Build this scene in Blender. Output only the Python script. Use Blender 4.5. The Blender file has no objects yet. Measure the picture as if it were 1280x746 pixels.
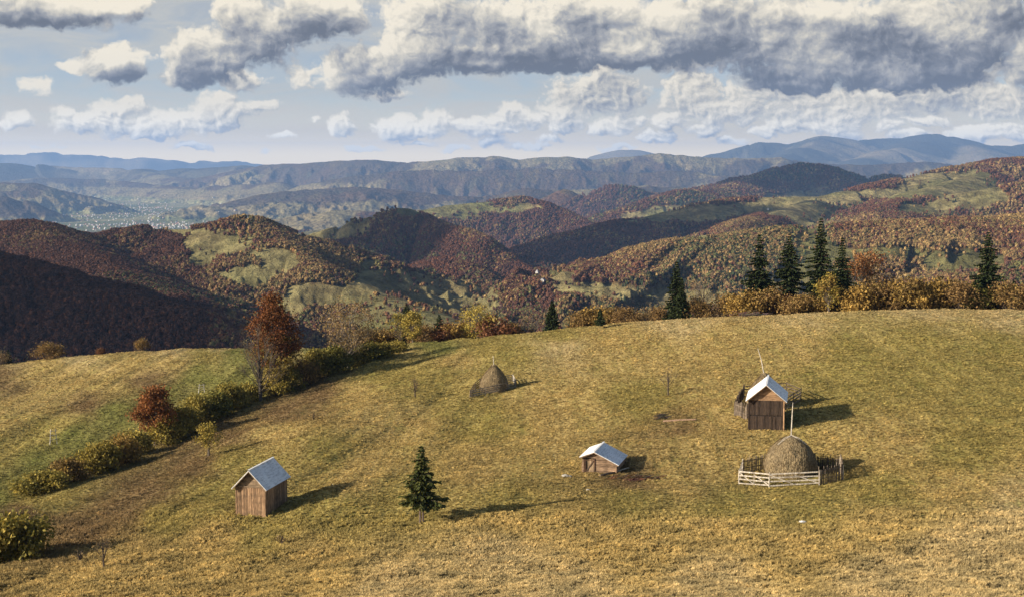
import bpy, math, random
import numpy as np
from mathutils import Vector, Matrix
R = math.radians
random.seed(7); rng = np.random.default_rng(7)
sc = bpy.context.scene
col = sc.collection
F = 1758.0; CX, CY, HY = 640.0, 373.0, 205.0
PITCH = math.atan((CY - HY) / F)
cp, sp = math.cos(PITCH), math.sin(PITCH)

# ---------------------------------------------------------------- camera, sun, render settings
cd = bpy.data.cameras.new('camera'); cam = bpy.data.objects.new('camera', cd); col.objects.link(cam)
cam.rotation_euler = (math.pi / 2 - PITCH, 0, 0); cam.location = (0, 0, 0)
cd.sensor_width = 36; cd.lens = 36 * F / 1280; cd.clip_start = 1; cd.clip_end = 300000
sc.camera = cam
SUN = Vector((-0.96, -0.28, 0)).normalized(); SUN_EL = R(20.5)
SUN = Vector((SUN.x * math.cos(SUN_EL), SUN.y * math.cos(SUN_EL), math.sin(SUN_EL)))
sl = bpy.data.lights.new('sun', 'SUN'); sl.energy = 5.0; sl.angle = R(0.5); sl.color = (1.0, 0.885, 0.71)
so = bpy.data.objects.new('sun', sl); col.objects.link(so); so.rotation_euler = SUN.to_track_quat('Z', 'Y').to_euler(); so.location = (-300, -100, 300)
sc.view_settings.view_transform = 'Standard'; sc.view_settings.look = 'None'
sc.view_settings.gamma = 1; sc.view_settings.exposure = 0.90; sc.view_settings.use_curve_mapping = False
sc.cycles.max_bounces = 5; sc.cycles.diffuse_bounces = 2; sc.cycles.glossy_bounces = 2; sc.cycles.transmission_bounces = 2
sc.cycles.volume_bounces = 0; sc.cycles.transparent_max_bounces = 4; sc.cycles.use_denoising = True
sc.cycles.sample_clamp_indirect = 4

# ---------------------------------------------------------------- geometry of view
def ray(px, py):
    u = (px - CX) / F; v = (CY - py) / F
    return np.array([u, cp + v * sp, -sp + v * cp])
def pt(px, py, Y):
    d = ray(px, py); return d * (Y / d[1])
def proj(x, y, z):
    f = y * cp - z * sp; up = y * sp + z * cp
    f = np.maximum(f, 1.0)
    return CX + F * x / f, CY - F * up / f

# ---------------------------------------------------------------- numpy noise
def _h(ix, iy, s):
    n = (ix.astype(np.int64) * 374761393 + iy.astype(np.int64) * 668265263 + s * 974711) & 0xffffffff
    n = ((n ^ (n >> 13)) * 1274126177) & 0xffffffff
    n = n ^ (n >> 16)
    return (n & 0xffff) / 65535.0
def vn(x, y, s=0):
    ix = np.floor(x); iy = np.floor(y); fx = x - ix; fy = y - iy
    ix = ix.astype(np.int64); iy = iy.astype(np.int64)
    fx = fx * fx * fx * (fx * (fx * 6 - 15) + 10); fy = fy * fy * fy * (fy * (fy * 6 - 15) + 10)
    a = _h(ix, iy, s); b = _h(ix + 1, iy, s); c = _h(ix, iy + 1, s); d = _h(ix + 1, iy + 1, s)
    return (a + (b - a) * fx) * (1 - fy) + (c + (d - c) * fx) * fy
def fbm(x, y, s=0, o=5, g=0.5):
    t = 0; a = 1; n = 0
    for i in range(o):
        c, q = math.cos(i * 1.3 + s), math.sin(i * 1.3 + s)
        t = t + a * (vn((x * c - y * q) * 2 ** i + 17.3 * i, (x * q + y * c) * 2 ** i - 9.1 * i, s + i) * 2 - 1); n += a; a *= g
    return t / n
def ridged(x, y, s=0, o=4, g=0.5):
    t = 0; a = 1; n = 0
    for i in range(o):
        c, q = math.cos(i * 1.1 + s), math.sin(i * 1.1 + s)
        v = 1 - abs(vn((x * c - y * q) * 2 ** i + 7.3 * i, (x * q + y * c) * 2 ** i - 3.1 * i, s + i) * 2 - 1)
        t = t + a * v * v; n += a; a *= g
    return t / n
def sstep(a, b, x):
    t = np.clip((x - a) / (b - a), 0, 1); return t * t * (3 - 2 * t)

# ---------------------------------------------------------------- near hill
NC = [(0,746,112),(160,746,108),(320,746,104),(640,746,98),(960,746,95),(1280,746,93),
      (0,700,130),(160,690,128),(320,690,122),(640,690,116),(960,690,112),(1280,690,109),
      (30,672,140),(110,650,148),(200,640,146),(328,642,140),(527,655,131),(640,640,132),(800,640,130),(960,640,128),(1280,640,124),
      (60,612,182),(130,585,200),(190,556,216),(260,570,186),(330,495,243),(250,520,232),(430,455,262),(490,440,272),
      (200,600,170),(300,560,182),(400,520,200),(500,480,222),
      (440,600,149),(395,622,141),(600,600,146),(755,592,148),(990,605,142),(1280,600,136),
      (600,540,178),(760,530,174),(960,538,162),(1280,540,154),
      (617,490,208),(760,480,200),(960,480,190),(1280,480,180),
      (617,440,246),(760,435,232),(960,430,216),(1280,430,206),
      (0,640,176),(0,560,225),(100,520,240),(0,490,272),(200,480,262),(300,460,268),
      (-120,640,150),(-120,540,235),(1400,640,122),(1400,500,172),(1400,430,206),(-150,746,112),(1430,746,94)]
CREST = [(-120,452,318),(0,449,312),(50,442,308),(100,437,305),(170,432,302),(240,429,300),(330,428,298),(415,427,297),(515,421,292),(580,416,287),(640,411,282),(680,406,278),(760,398,268),(840,391,258),(892,388,252),(946,386,248),(1020,382,244),(1100,380,240),(1280,378,236),(1400,379,235)]
P = []
for a in NC: P.append(pt(*a))
for a in CREST: P.append(pt(*a))
for a in CREST[::3]:
    q = pt(*a); P.append(np.array([q[0] * 1.45, q[1] * 1.45, q[2] - 1.0]))
for q in [(0,-20,-1.8),(0,0,-1.9),(-60,0,-6),(60,0,-5),(0,30,-11.5),(-50,30,-15),(50,30,-13),(0,62,-21.5),(-55,62,-24),(60,62,-22),(-140,60,-34),(150,60,-30),(-150,0,-26),(150,0,-22)]:
    P.append(np.array(q, float))
P = np.array(P)
def tps(r2): return 0.5 * r2 * np.log(r2 + 1e-9)
S_ = 100.0
PX = P[:, 0] / S_; PY = P[:, 1] / S_
K_ = tps((PX[:, None] - PX) ** 2 + (PY[:, None] - PY) ** 2) + np.eye(len(P)) * 2e-3
A_ = np.block([[K_, np.c_[np.ones(len(P)), PX, PY]], [np.c_[np.ones(len(P)), PX, PY].T, np.zeros((3, 3))]])
W_ = np.linalg.solve(A_, np.r_[P[:, 2], 0, 0, 0])
CA = np.array([(a[0] - CX) / F for a in CREST]); 
CR = np.array([pt(*a)[1] for a in CREST])
def near_z(x, y, fine=True):
    x = np.asarray(x, float); y = np.asarray(y, float)
    z = W_[-3] + W_[-2] * x / S_ + W_[-1] * y / S_
    for i in range(len(P)):
        z = z + W_[i] * tps((x / S_ - PX[i]) ** 2 + (y / S_ - PY[i]) ** 2)
    yc = np.interp(x / np.maximum(y, 20) * 0.995, CA, CR)
    d = y - yc - 6
    z = z - 0.42 * 8 * np.log1p(np.exp(np.clip(d / 8, -30, 30)))
    if fine:
        z = z + 0.32 * fbm(x / 9, y / 9, 3, 4) * sstep(40, 90, np.hypot(x, y)) + (0.10 + .16 * sstep(128, 108, y)) * fbm(x / 1.4, y / 1.4, 9, 3)
    uu = x * .985 - y * .16; vv = y * .985 + x * .16
    z = z + (.75 * fbm(uu / 5.5, vv / 60, 31, 3)) * sstep(6, -14, x + .0) * sstep(100, 130, y) * sstep(330, 280, y) if fine else z
    return z
def hit(px, py):
    d = ray(px, py); t0 = 60.0; f0 = None
    ts = np.arange(70, 420, 0.5); q = d[None, :] * ts[:, None]
    f = q[:, 2] - near_z(q[:, 0], q[:, 1])
    i = np.argmax(f < 0)
    if f[i] >= 0: i = int(np.argmin(f))
    return q[i]
def onh(px, Y, py=400):
    d = ray(px, py); x = d[0] / d[1] * Y
    return np.array([x, Y, float(near_z(x, Y))])

# ---------------------------------------------------------------- mesh helpers
def grid_faces(nr, nc):
    i = np.arange(nr * nc).reshape(nr, nc)
    return np.stack([i[:-1, :-1], i[:-1, 1:], i[1:, 1:], i[1:, :-1]], -1).reshape(-1, 4)
def arr_mesh(name, v, f, cols=None, smooth=False, percol='POINT'):
    v = np.ascontiguousarray(v, np.float32); f = np.ascontiguousarray(f, np.int32); k = f.shape[1]
    me = bpy.data.meshes.new(name)
    me.vertices.add(len(v)); me.vertices.foreach_set('co', v.ravel())
    me.loops.add(f.size); me.loops.foreach_set('vertex_index', f.ravel())
    me.polygons.add(len(f)); me.polygons.foreach_set('loop_start', np.arange(0, f.size, k, dtype=np.int32)); me.polygons.foreach_set('loop_total', np.full(len(f), k, np.int32))
    if smooth: me.polygons.foreach_set('use_smooth', np.ones(len(f), bool))
    me.update(calc_edges=True)
    if cols is not None:
        ca = me.color_attributes.new('col', 'FLOAT_COLOR', 'POINT')
        c = np.ones((len(v), 4), np.float32); c[:, :3] = cols
        ca.data.foreach_set('color', c.ravel())
    return me
def link(name, me, mat=None, parent=None, loc=None):
    if mat is not None and not me.materials: me.materials.append(mat)
    o = bpy.data.objects.new(name, me); col.objects.link(o)
    if parent is not None: o.parent = parent
    if loc is not None: o.location = loc
    return o
def tag(o, label, cat, group=None, kind=None):
    if label: o['label'] = label
    if cat: o['category'] = cat
    if group: o['group'] = group
    if kind: o['kind'] = kind
    return o
def empty(name, loc, rz=0, s=1):
    o = bpy.data.objects.new(name, None); col.objects.link(o); o.location = loc; o.rotation_euler = (0, 0, rz); o.scale = (s, s, s)
    o.empty_display_size = 0.5
    return o
def copy_tree(o, parent=None):
    c = o.copy(); col.objects.link(c); c.parent = parent
    for ch in list(o.children): copy_tree(ch, c)
    return c

class MB:
    def __init__(s): s.v = []; s.f = []; s.c = []
    def add(s, vs, fs, c=(1, 1, 1)):
        b = len(s.v); s.v += [tuple(p) for p in vs]; s.f += [tuple(b + i for i in f) for f in fs]; s.c += [c] * len(vs)
    def hexa(s, p, c=(1, 1, 1)):   # p: 8 points bottom 4 (ccw from above), top 4
        s.add(p, [(3, 2, 1, 0), (4, 5, 6, 7), (0, 1, 5, 4), (1, 2, 6, 5), (2, 3, 7, 6), (3, 0, 4, 7)], c)
    def box(s, x0, x1, y0, y1, z0, z1, c=(1, 1, 1)):
        s.hexa([(x0, y0, z0), (x1, y0, z0), (x1, y1, z0), (x0, y1, z0), (x0, y0, z1), (x1, y0, z1), (x1, y1, z1), (x0, y1, z1)], c)
    def bar(s, a, b, w, h, c=(1, 1, 1), up=(0, 0, 1)):
        a = Vector(a); b = Vector(b); d = (b - a).normalized(); u = Vector(up)
        sx = d.cross(u)
        if sx.length < 1e-3: sx = d.cross(Vector((0, 1, 0)))
        sx.normalize(); u = sx.cross(d).normalized(); sx = sx * w / 2; u = u * h / 2
        s.hexa([a - sx - u, a + sx - u, b + sx - u, b - sx - u, a - sx + u, a + sx + u, b + sx + u, b - sx + u], c)
    def tube(s, pts, rad, n=5, c=(1, 1, 1)):
        pts = [Vector(p) for p in pts]; rings = []
        for i, p in enumerate(pts):
            d = (pts[min(i + 1, len(pts) - 1)] - pts[max(i - 1, 0)]).normalized()
            a = d.cross(Vector((0.13, 0.97, 0.2))).normalized(); b = d.cross(a)
            rings.append([p + (a * math.cos(2 * math.pi * k / n) + b * math.sin(2 * math.pi * k / n)) * rad[i] for k in range(n)])
        vs = [q for r in rings for q in r]; fs = []
        for i in range(len(pts) - 1):
            for k in range(n):
                fs.append((i * n + k, i * n + (k + 1) % n, (i + 1) * n + (k + 1) % n, (i + 1) * n + k))
        fs.append(tuple(range(n))[::-1]); fs.append(tuple((len(pts) - 1) * n + k for k in range(n)))
        s.add(vs, fs, c)
    def mesh(s, name, smooth=False):
        me = bpy.data.meshes.new(name); me.from_pydata(s.v, [], s.f)
        ca = me.color_attributes.new('col', 'FLOAT_COLOR', 'POINT')
        c = np.ones((len(s.v), 4), np.float32); c[:, :3] = np.array(s.c); ca.data.foreach_set('color', c.ravel())
        if smooth: me.polygons.foreach_set('use_smooth', np.ones(len(s.f), bool))
        return me
    def build(s, name, mat, parent=None, smooth=False, loc=None): return link(name, s.mesh(name, smooth), mat, parent, loc)

# ---------------------------------------------------------------- node helper
class NT:
    def __init__(s, nt): s.nt = nt; s.n = nt.nodes; s.l = nt.links
    def node(s, t, **kw):
        n = s.n.new(t)
        for k, v in kw.items():
            if k == 'i':
                for kk, vv in v.items():
                    if isinstance(vv, bpy.types.NodeSocket): s.l.new(vv, n.inputs[kk])
                    else: n.inputs[kk].default_value = vv
            else: setattr(n, k, v)
        return n
    def m(s, op, a, b=None, c=None, clamp=False):
        n = s.n.new('ShaderNodeMath'); n.operation = op; n.use_clamp = clamp
        for i, x in enumerate((a, b, c)):
            if x is None: continue
            if isinstance(x, bpy.types.NodeSocket): s.l.new(x, n.inputs[i])
            else: n.inputs[i].default_value = x
        return n.outputs[0]
    def vm(s, op, a, b=None, scale=None):
        n = s.n.new('ShaderNodeVectorMath'); n.operation = op
        for i, x in enumerate((a, b)):
            if x is None: continue
            if isinstance(x, bpy.types.NodeSocket): s.l.new(x, n.inputs[i])
            else: n.inputs[i].default_value = x
        if scale is not None:
            if isinstance(scale, bpy.types.NodeSocket): s.l.new(scale, n.inputs['Scale'])
            else: n.inputs['Scale'].default_value = scale
        return n
    def mix(s, f, a, b, bt='MIX'):
        n = s.n.new('ShaderNodeMix'); n.data_type = 'RGBA'; n.blend_type = bt
        for k, x in ((0, f), (6, a), (7, b)):
            if isinstance(x, bpy.types.NodeSocket): s.l.new(x, n.inputs[k])
            elif k == 0: n.inputs[k].default_value = x
            else: n.inputs[k].default_value = (*x[:3], 1)
        return n.outputs[2]
    def mr(s, x, a, b, c, d, smooth=True):
        n = s.n.new('ShaderNodeMapRange'); n.interpolation_type = 'SMOOTHSTEP' if smooth else 'LINEAR'
        s.l.new(x, n.inputs[0])
        for k, v in zip((1, 2, 3, 4), (a, b, c, d)): n.inputs[k].default_value = v
        return n.outputs[0]
    def noise(s, vec, scale, detail=4, rough=0.55, dist=0.0):
        n = s.node('ShaderNodeTexNoise', i={'Scale': scale, 'Detail': detail, 'Roughness': rough, 'Distortion': dist})
        if vec is not None: s.l.new(vec, n.inputs['Vector'])
        return n.outputs['Fac']
def new_mat(name):
    m = bpy.data.materials.new(name); m.use_nodes = True; t = NT(m.node_tree)
    b = t.n['Principled BSDF']; b.inputs['Specular IOR Level'].default_value = 0.25
    return m, t, b

def leaf_mat(name, inst=False, trans=0.25, rough=0.75):
    m, t, b = new_mat(name)
    a = t.node('ShaderNodeAttribute', attribute_name='tint' if inst else 'col'); a.attribute_type = 'INSTANCER' if inst else 'GEOMETRY'
    c = a.outputs['Color']
    g = t.node('ShaderNodeNewGeometry')
    n = t.noise(g.outputs['Position'], 0.35 if inst else 1.3, 3)
    c = t.mix(1.0, c, t.mix(t.mr(n, 0.3, 0.7, 0, 1), (0.72, 0.72, 0.72), (1.25, 1.2, 1.15)), 'MULTIPLY')
    t.l.new(c, b.inputs['Base Color']); b.inputs['Roughness'].default_value = rough; b.inputs['Specular IOR Level'].default_value = 0.15
    if trans:
        tr = t.node('ShaderNodeBsdfTranslucent'); t.l.new(c, tr.inputs['Color'])
        mx = t.node('ShaderNodeMixShader', i={0: trans}); t.l.new(b.outputs[0], mx.inputs[1]); t.l.new(tr.outputs[0], mx.inputs[2])
        t.l.new(mx.outputs[0], t.n['Material Output'].inputs[0])
    return m
M = {}
M['leaf'] = leaf_mat('leaves'); M['needle'] = leaf_mat('needles', trans=0.1)
M['tree_inst'] = leaf_mat('forest_crowns', inst=True, trans=0.0)
M['grass_inst'] = leaf_mat('grass_blades', inst=True, trans=0.3)

m, t, b = new_mat('bark'); tc = t.node('ShaderNodeTexCoord'); at_ = t.node('ShaderNodeAttribute', attribute_name='col')
mp = t.node('ShaderNodeMapping', i={'Scale': (6, 6, 1)}); t.l.new(tc.outputs['Object'], mp.inputs[0])
n = t.noise(mp.outputs[0], 3, 6)
c = t.mix(1.0, at_.outputs['Color'], t.mix(t.mr(n, .35, .65, 0, 1), (.5, .5, .5), (1.3, 1.25, 1.2)), 'MULTIPLY'); t.l.new(c, b.inputs['Base Color']); b.inputs['Roughness'].default_value = .9
bp = t.node('ShaderNodeBump', i={'Strength': .6, 'Distance': .03}); t.l.new(n, bp.inputs['Height']); t.l.new(bp.outputs[0], b.inputs['Normal']); M['bark'] = m

def wood_mat(name, dirn):
    m, t, b = new_mat(name); tc = t.node('ShaderNodeTexCoord'); at_ = t.node('ShaderNodeAttribute', attribute_name='col')
    mp = t.node('ShaderNodeMapping', i={'Scale': {'z': (9, 9, 0.7), 'x': (0.7, 9, 9)}[dirn]}); t.l.new(tc.outputs['Object'], mp.inputs[0])
    n = t.noise(mp.outputs[0], 2.2, 7, .6, .4)
    n2 = t.noise(tc.outputs['Object'], 1.3, 4)
    c = t.mix(1.0, at_.outputs['Color'], t.mix(t.mr(n, .33, .66, 0, 1), (.42, .38, .35), (1.35, 1.32, 1.3)), 'MULTIPLY')
    c = t.mix(t.mr(n2, .45, .7, 0, .5), c, (.05, .035, .025))
    t.l.new(c, b.inputs['Base Color']); b.inputs['Roughness'].default_value = .85
    bp = t.node('ShaderNodeBump', i={'Strength': .5, 'Distance': .02}); t.l.new(n, bp.inputs['Height']); t.l.new(bp.outputs[0], b.inputs['Normal'])
    return m
M['wood'] = wood_mat('weathered_boards', 'z'); M['log'] = wood_mat('weathered_logs', 'x')

m, t, b = new_mat('galvanised_sheet'); tc = t.node('ShaderNodeTexCoord'); at_ = t.node('ShaderNodeAttribute', attribute_name='col')
mp = t.node('ShaderNodeMapping', i={'Scale': (3, .35, .35)}); t.l.new(tc.outputs['Object'], mp.inputs[0]); n = t.noise(mp.outputs[0], 3, 6, .65)
n2 = t.noise(tc.outputs['Object'], 9, 5)
c = t.mix(t.mr(n, .44, .66, 0, .75), (.87, .87, .86), (.42, .42, .42)); c = t.mix(t.mr(n2, .4, .8, 0, .3), c, (.62, .62, .62)); c = t.mix(1, c, at_.outputs['Color'], 'MULTIPLY')
t.l.new(c, b.inputs['Base Color']); b.inputs['Metallic'].default_value = .15; b.inputs['Roughness'].default_value = .45; b.inputs['Specular IOR Level'].default_value = .8; M['metal'] = m

m, t, b = new_mat('hay'); tc = t.node('ShaderNodeTexCoord')
mp = t.node('ShaderNodeMapping', i={'Scale': (5, 5, 1.1)}); t.l.new(tc.outputs['Object'], mp.inputs[0]); n = t.noise(mp.outputs[0], 3, 8, .7, .5); n2 = t.noise(tc.outputs['Object'], .9, 3)
c = t.mix(t.mr(n, .35, .65, 0, 1), (.12, .085, .045), (.36, .28, .16)); c = t.mix(t.mr(n2, .45, .7, 0, .6), c, (.15, .115, .075)); t.l.new(c, b.inputs['Base Color']); b.inputs['Roughness'].default_value = .9
bp = t.node('ShaderNodeBump', i={'Strength': 1.0, 'Distance': .12}); t.l.new(n, bp.inputs['Height']); t.l.new(bp.outputs[0], b.inputs['Normal']); M['hay'] = m

m, t, b = new_mat('rough_stone'); tc = t.node('ShaderNodeTexCoord'); n = t.noise(tc.outputs['Object'], 3, 6)
c = t.mix(n, (.2, .18, .15), (.5, .47, .42)); t.l.new(c, b.inputs['Base Color']); b.inputs['Roughness'].default_value = .9; M['stone'] = m
def flat(name, c, rough=.8):
    m, t, b = new_mat(name); tc = t.node('ShaderNodeTexCoord'); n = t.noise(tc.outputs['Object'], 1.5, 5)
    t.l.new(t.mix(n, tuple(x * .75 for x in c), tuple(min(1, x * 1.2) for x in c)), b.inputs['Base Color']); b.inputs['Roughness'].default_value = rough; return m
M['plaster'] = flat('white_plaster', (.78, .76, .72)); M['redroof'] = flat('clay_roof', (.26, .10, .07)); M['greyroof'] = flat('grey_roof', (.3, .3, .32)); M['pane'] = flat('dark_window', (.03, .035, .04), .2)

# near grass sheet material
m, t, b = new_mat('autumn_pasture'); g = t.node('ShaderNodeNewGeometry'); p = g.outputs['Position']; at_ = t.node('ShaderNodeAttribute', attribute_name='col')
n1 = t.noise(p, 2.6, 8, .68); n2 = t.noise(p, .22, 5, .6, .3); n3 = t.noise(p, .9, 4, .6)
c = t.mix(1, at_.outputs['Color'], t.mix(t.mr(n1, .34, .66, 0, 1), (.48, .44, .42), (1.42, 1.40, 1.32)), 'MULTIPLY')
c = t.mix(t.mr(n2, .52, .68, 0, .45), c, t.mix(1, c, (.78, .88, .65), 'MULTIPLY'))
c = t.mix(t.mr(n3, .56, .72, 0, .35), c, t.mix(1, c, (.7, .6, .5), 'MULTIPLY'))
ms_ = t.node('ShaderNodeMapping', i={'Rotation': (0, 0, R(14)), 'Scale': (.85, .03, .2)}); t.l.new(p, ms_.inputs[0]); n4 = t.noise(ms_.outputs[0], 1.0, 3, .6)
c = t.mix(t.mr(n4, .42, .58, 0, .75), c, t.mix(1, c, (.68, .72, .64), 'MULTIPLY'))
t.l.new(c, b.inputs['Base Color']); b.inputs['Roughness'].default_value = .95; b.inputs['Specular IOR Level'].default_value = .05
bp = t.node('ShaderNodeBump', i={'Strength': .9, 'Distance': .22}); t.l.new(n1, bp.inputs['Height'])
bp2 = t.node('ShaderNodeBump', i={'Strength': .6, 'Distance': .5}); t.l.new(n3, bp2.inputs['Height']); t.l.new(bp.outputs[0], bp2.inputs['Normal']); t.l.new(bp2.outputs[0], b.inputs['Normal'])
M['grass'] = m
# far terrain material
m, t, b = new_mat('hill_land_cover'); g = t.node('ShaderNodeNewGeometry'); p = g.outputs['Position']; at_ = t.node('ShaderNodeAttribute', attribute_name='col'); am = t.node('ShaderNodeAttribute', attribute_name='wood')
n1 = t.noise(p, .03, 9, .68); n2 = t.noise(p, .004, 6, .65); n3 = t.node('ShaderNodeTexVoronoi', i={'Scale': .03}); t.l.new(p, n3.inputs['Vector'])
c = t.mix(1, at_.outputs['Color'], t.mix(t.mr(n1, .36, .64, 0, 1), (.62, .6, .58), (1.35, 1.35, 1.3)), 'MULTIPLY')
c = t.mix(t.mr(n2, .45, .6, 0, .35), c, t.mix(1, c, (.75, .9, .75), 'MULTIPLY'))
t.l.new(c, b.inputs['Base Color']); b.inputs['Roughness'].default_value = .95; b.inputs['Specular IOR Level'].default_value = .05
bh = t.m('ADD', t.m('MULTIPLY', n3.outputs['Distance'], -.35), n1)
bp = t.node('ShaderNodeBump', i={'Strength': 1.0, 'Distance': 22.0}); t.l.new(bh, bp.inputs['Height']); t.l.new(bp.outputs[0], b.inputs['Normal'])
M['hills'] = m

# ---------------------------------------------------------------- near ground sheet
T_ = (.38, .285, .112); O_ = (.29, .235, .078); G_ = (.185, .18, .055); B_ = (.19, .13, .062); P_ = (.42, .33, .165)
CC = [(100,740,T_),(300,735,T_),(500,735,P_),(700,735,P_),(900,735,P_),(1100,735,P_),(1270,735,P_),(200,700,T_),(400,700,T_),(620,695,P_),(800,690,T_),(1000,690,T_),(1200,690,P_),
      (750,665,T_),(900,660,T_),(1100,650,T_),(1270,640,P_),(640,655,T_),(640,625,O_),(800,620,O_),(900,632,O_),(1000,625,O_),(1100,620,O_),(1200,610,T_),(420,640,O_),(330,660,O_),(250,680,T_),(520,625,O_),
      (130,690,T_),(90,660,B_),(150,640,B_),(110,670,B_),(180,615,B_),(240,580,B_),(290,540,B_),(350,510,B_),(400,490,B_),(200,650,O_),(260,620,O_),(300,580,O_),(400,560,O_),(360,540,T_),
      (450,590,T_),(600,580,T_),(700,560,T_),(850,545,T_),(845,537,B_),(870,550,T_),(800,598,B_),(830,595,T_),(900,570,T_),(1100,560,T_),(1200,560,O_),(500,530,T_),(600,530,O_),(700,510,T_),(800,500,O_),(900,500,T_),(1050,480,O_),(1150,470,O_),(1250,500,O_),
      (450,500,T_),(550,470,O_),(480,470,O_),(560,450,T_),(640,440,O_),(700,435,P_),(740,425,T_),(800,440,T_),(900,430,T_),(1000,425,T_),(1050,440,O_),(1150,420,O_),(1250,430,O_),(700,412,O_),(850,400,P_),(1000,392,P_),(1150,388,P_),(1270,386,P_),(600,420,O_),(540,430,G_),
      (440,440,G_),(400,436,G_),(300,445,G_),(250,470,G_),(200,490,G_),(150,520,G_),(100,550,G_),(50,580,G_),(0,620,G_),(300,480,G_),(260,445,O_),(200,450,T_),(150,470,T_),(100,480,T_),(50,500,T_),(0,520,T_),(0,560,O_),(120,505,B_),(190,478,B_),(50,540,O_),
      (0,470,B_),(60,460,T_),(0,453,P_),(100,440,P_),(200,434,P_),(280,431,P_),(350,430,P_),(150,450,T_),(480,428,T_),(60,625,O_),(20,640,B_)]
def ground_color(x, y, z):
    px, py = proj(x, y, z)
    px = px + 26 * fbm(x / 14, y / 14, 21, 3); py = py + 9 * fbm(x / 12, y / 12, 22, 3)
    w = np.zeros_like(px); c = np.zeros(px.shape + (3,))
    for a, b_, cc in CC:
        d = ((px - a) / 1.6) ** 2 + ((py - b_)) ** 2 + 25
        q = d ** -1.9; w += q; c += q[..., None] * np.array(cc)
    return c / w[..., None]
az = np.radians(np.linspace(-52, 52, 980)); rr = np.concatenate([np.linspace(-0.5, 60, 60)[1:] , np.geomspace(60.6, 560, 620)])
AZ, RR = np.meshgrid(az, rr); GX = RR * np.sin(AZ); GY = RR * np.cos(AZ); GZ = near_z(GX, GY)
GC = ground_color(GX, GY, GZ)
me = arr_mesh('ground', np.stack([GX, GY, GZ], -1).reshape(-1, 3), grid_faces(*GX.shape)[:, ::-1], GC.reshape(-1, 3), True)
tag(link('ground', me, M['grass']), 'autumn pasture hillside with dry tan grass in front of the valley', 'ground', kind='structure')

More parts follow.
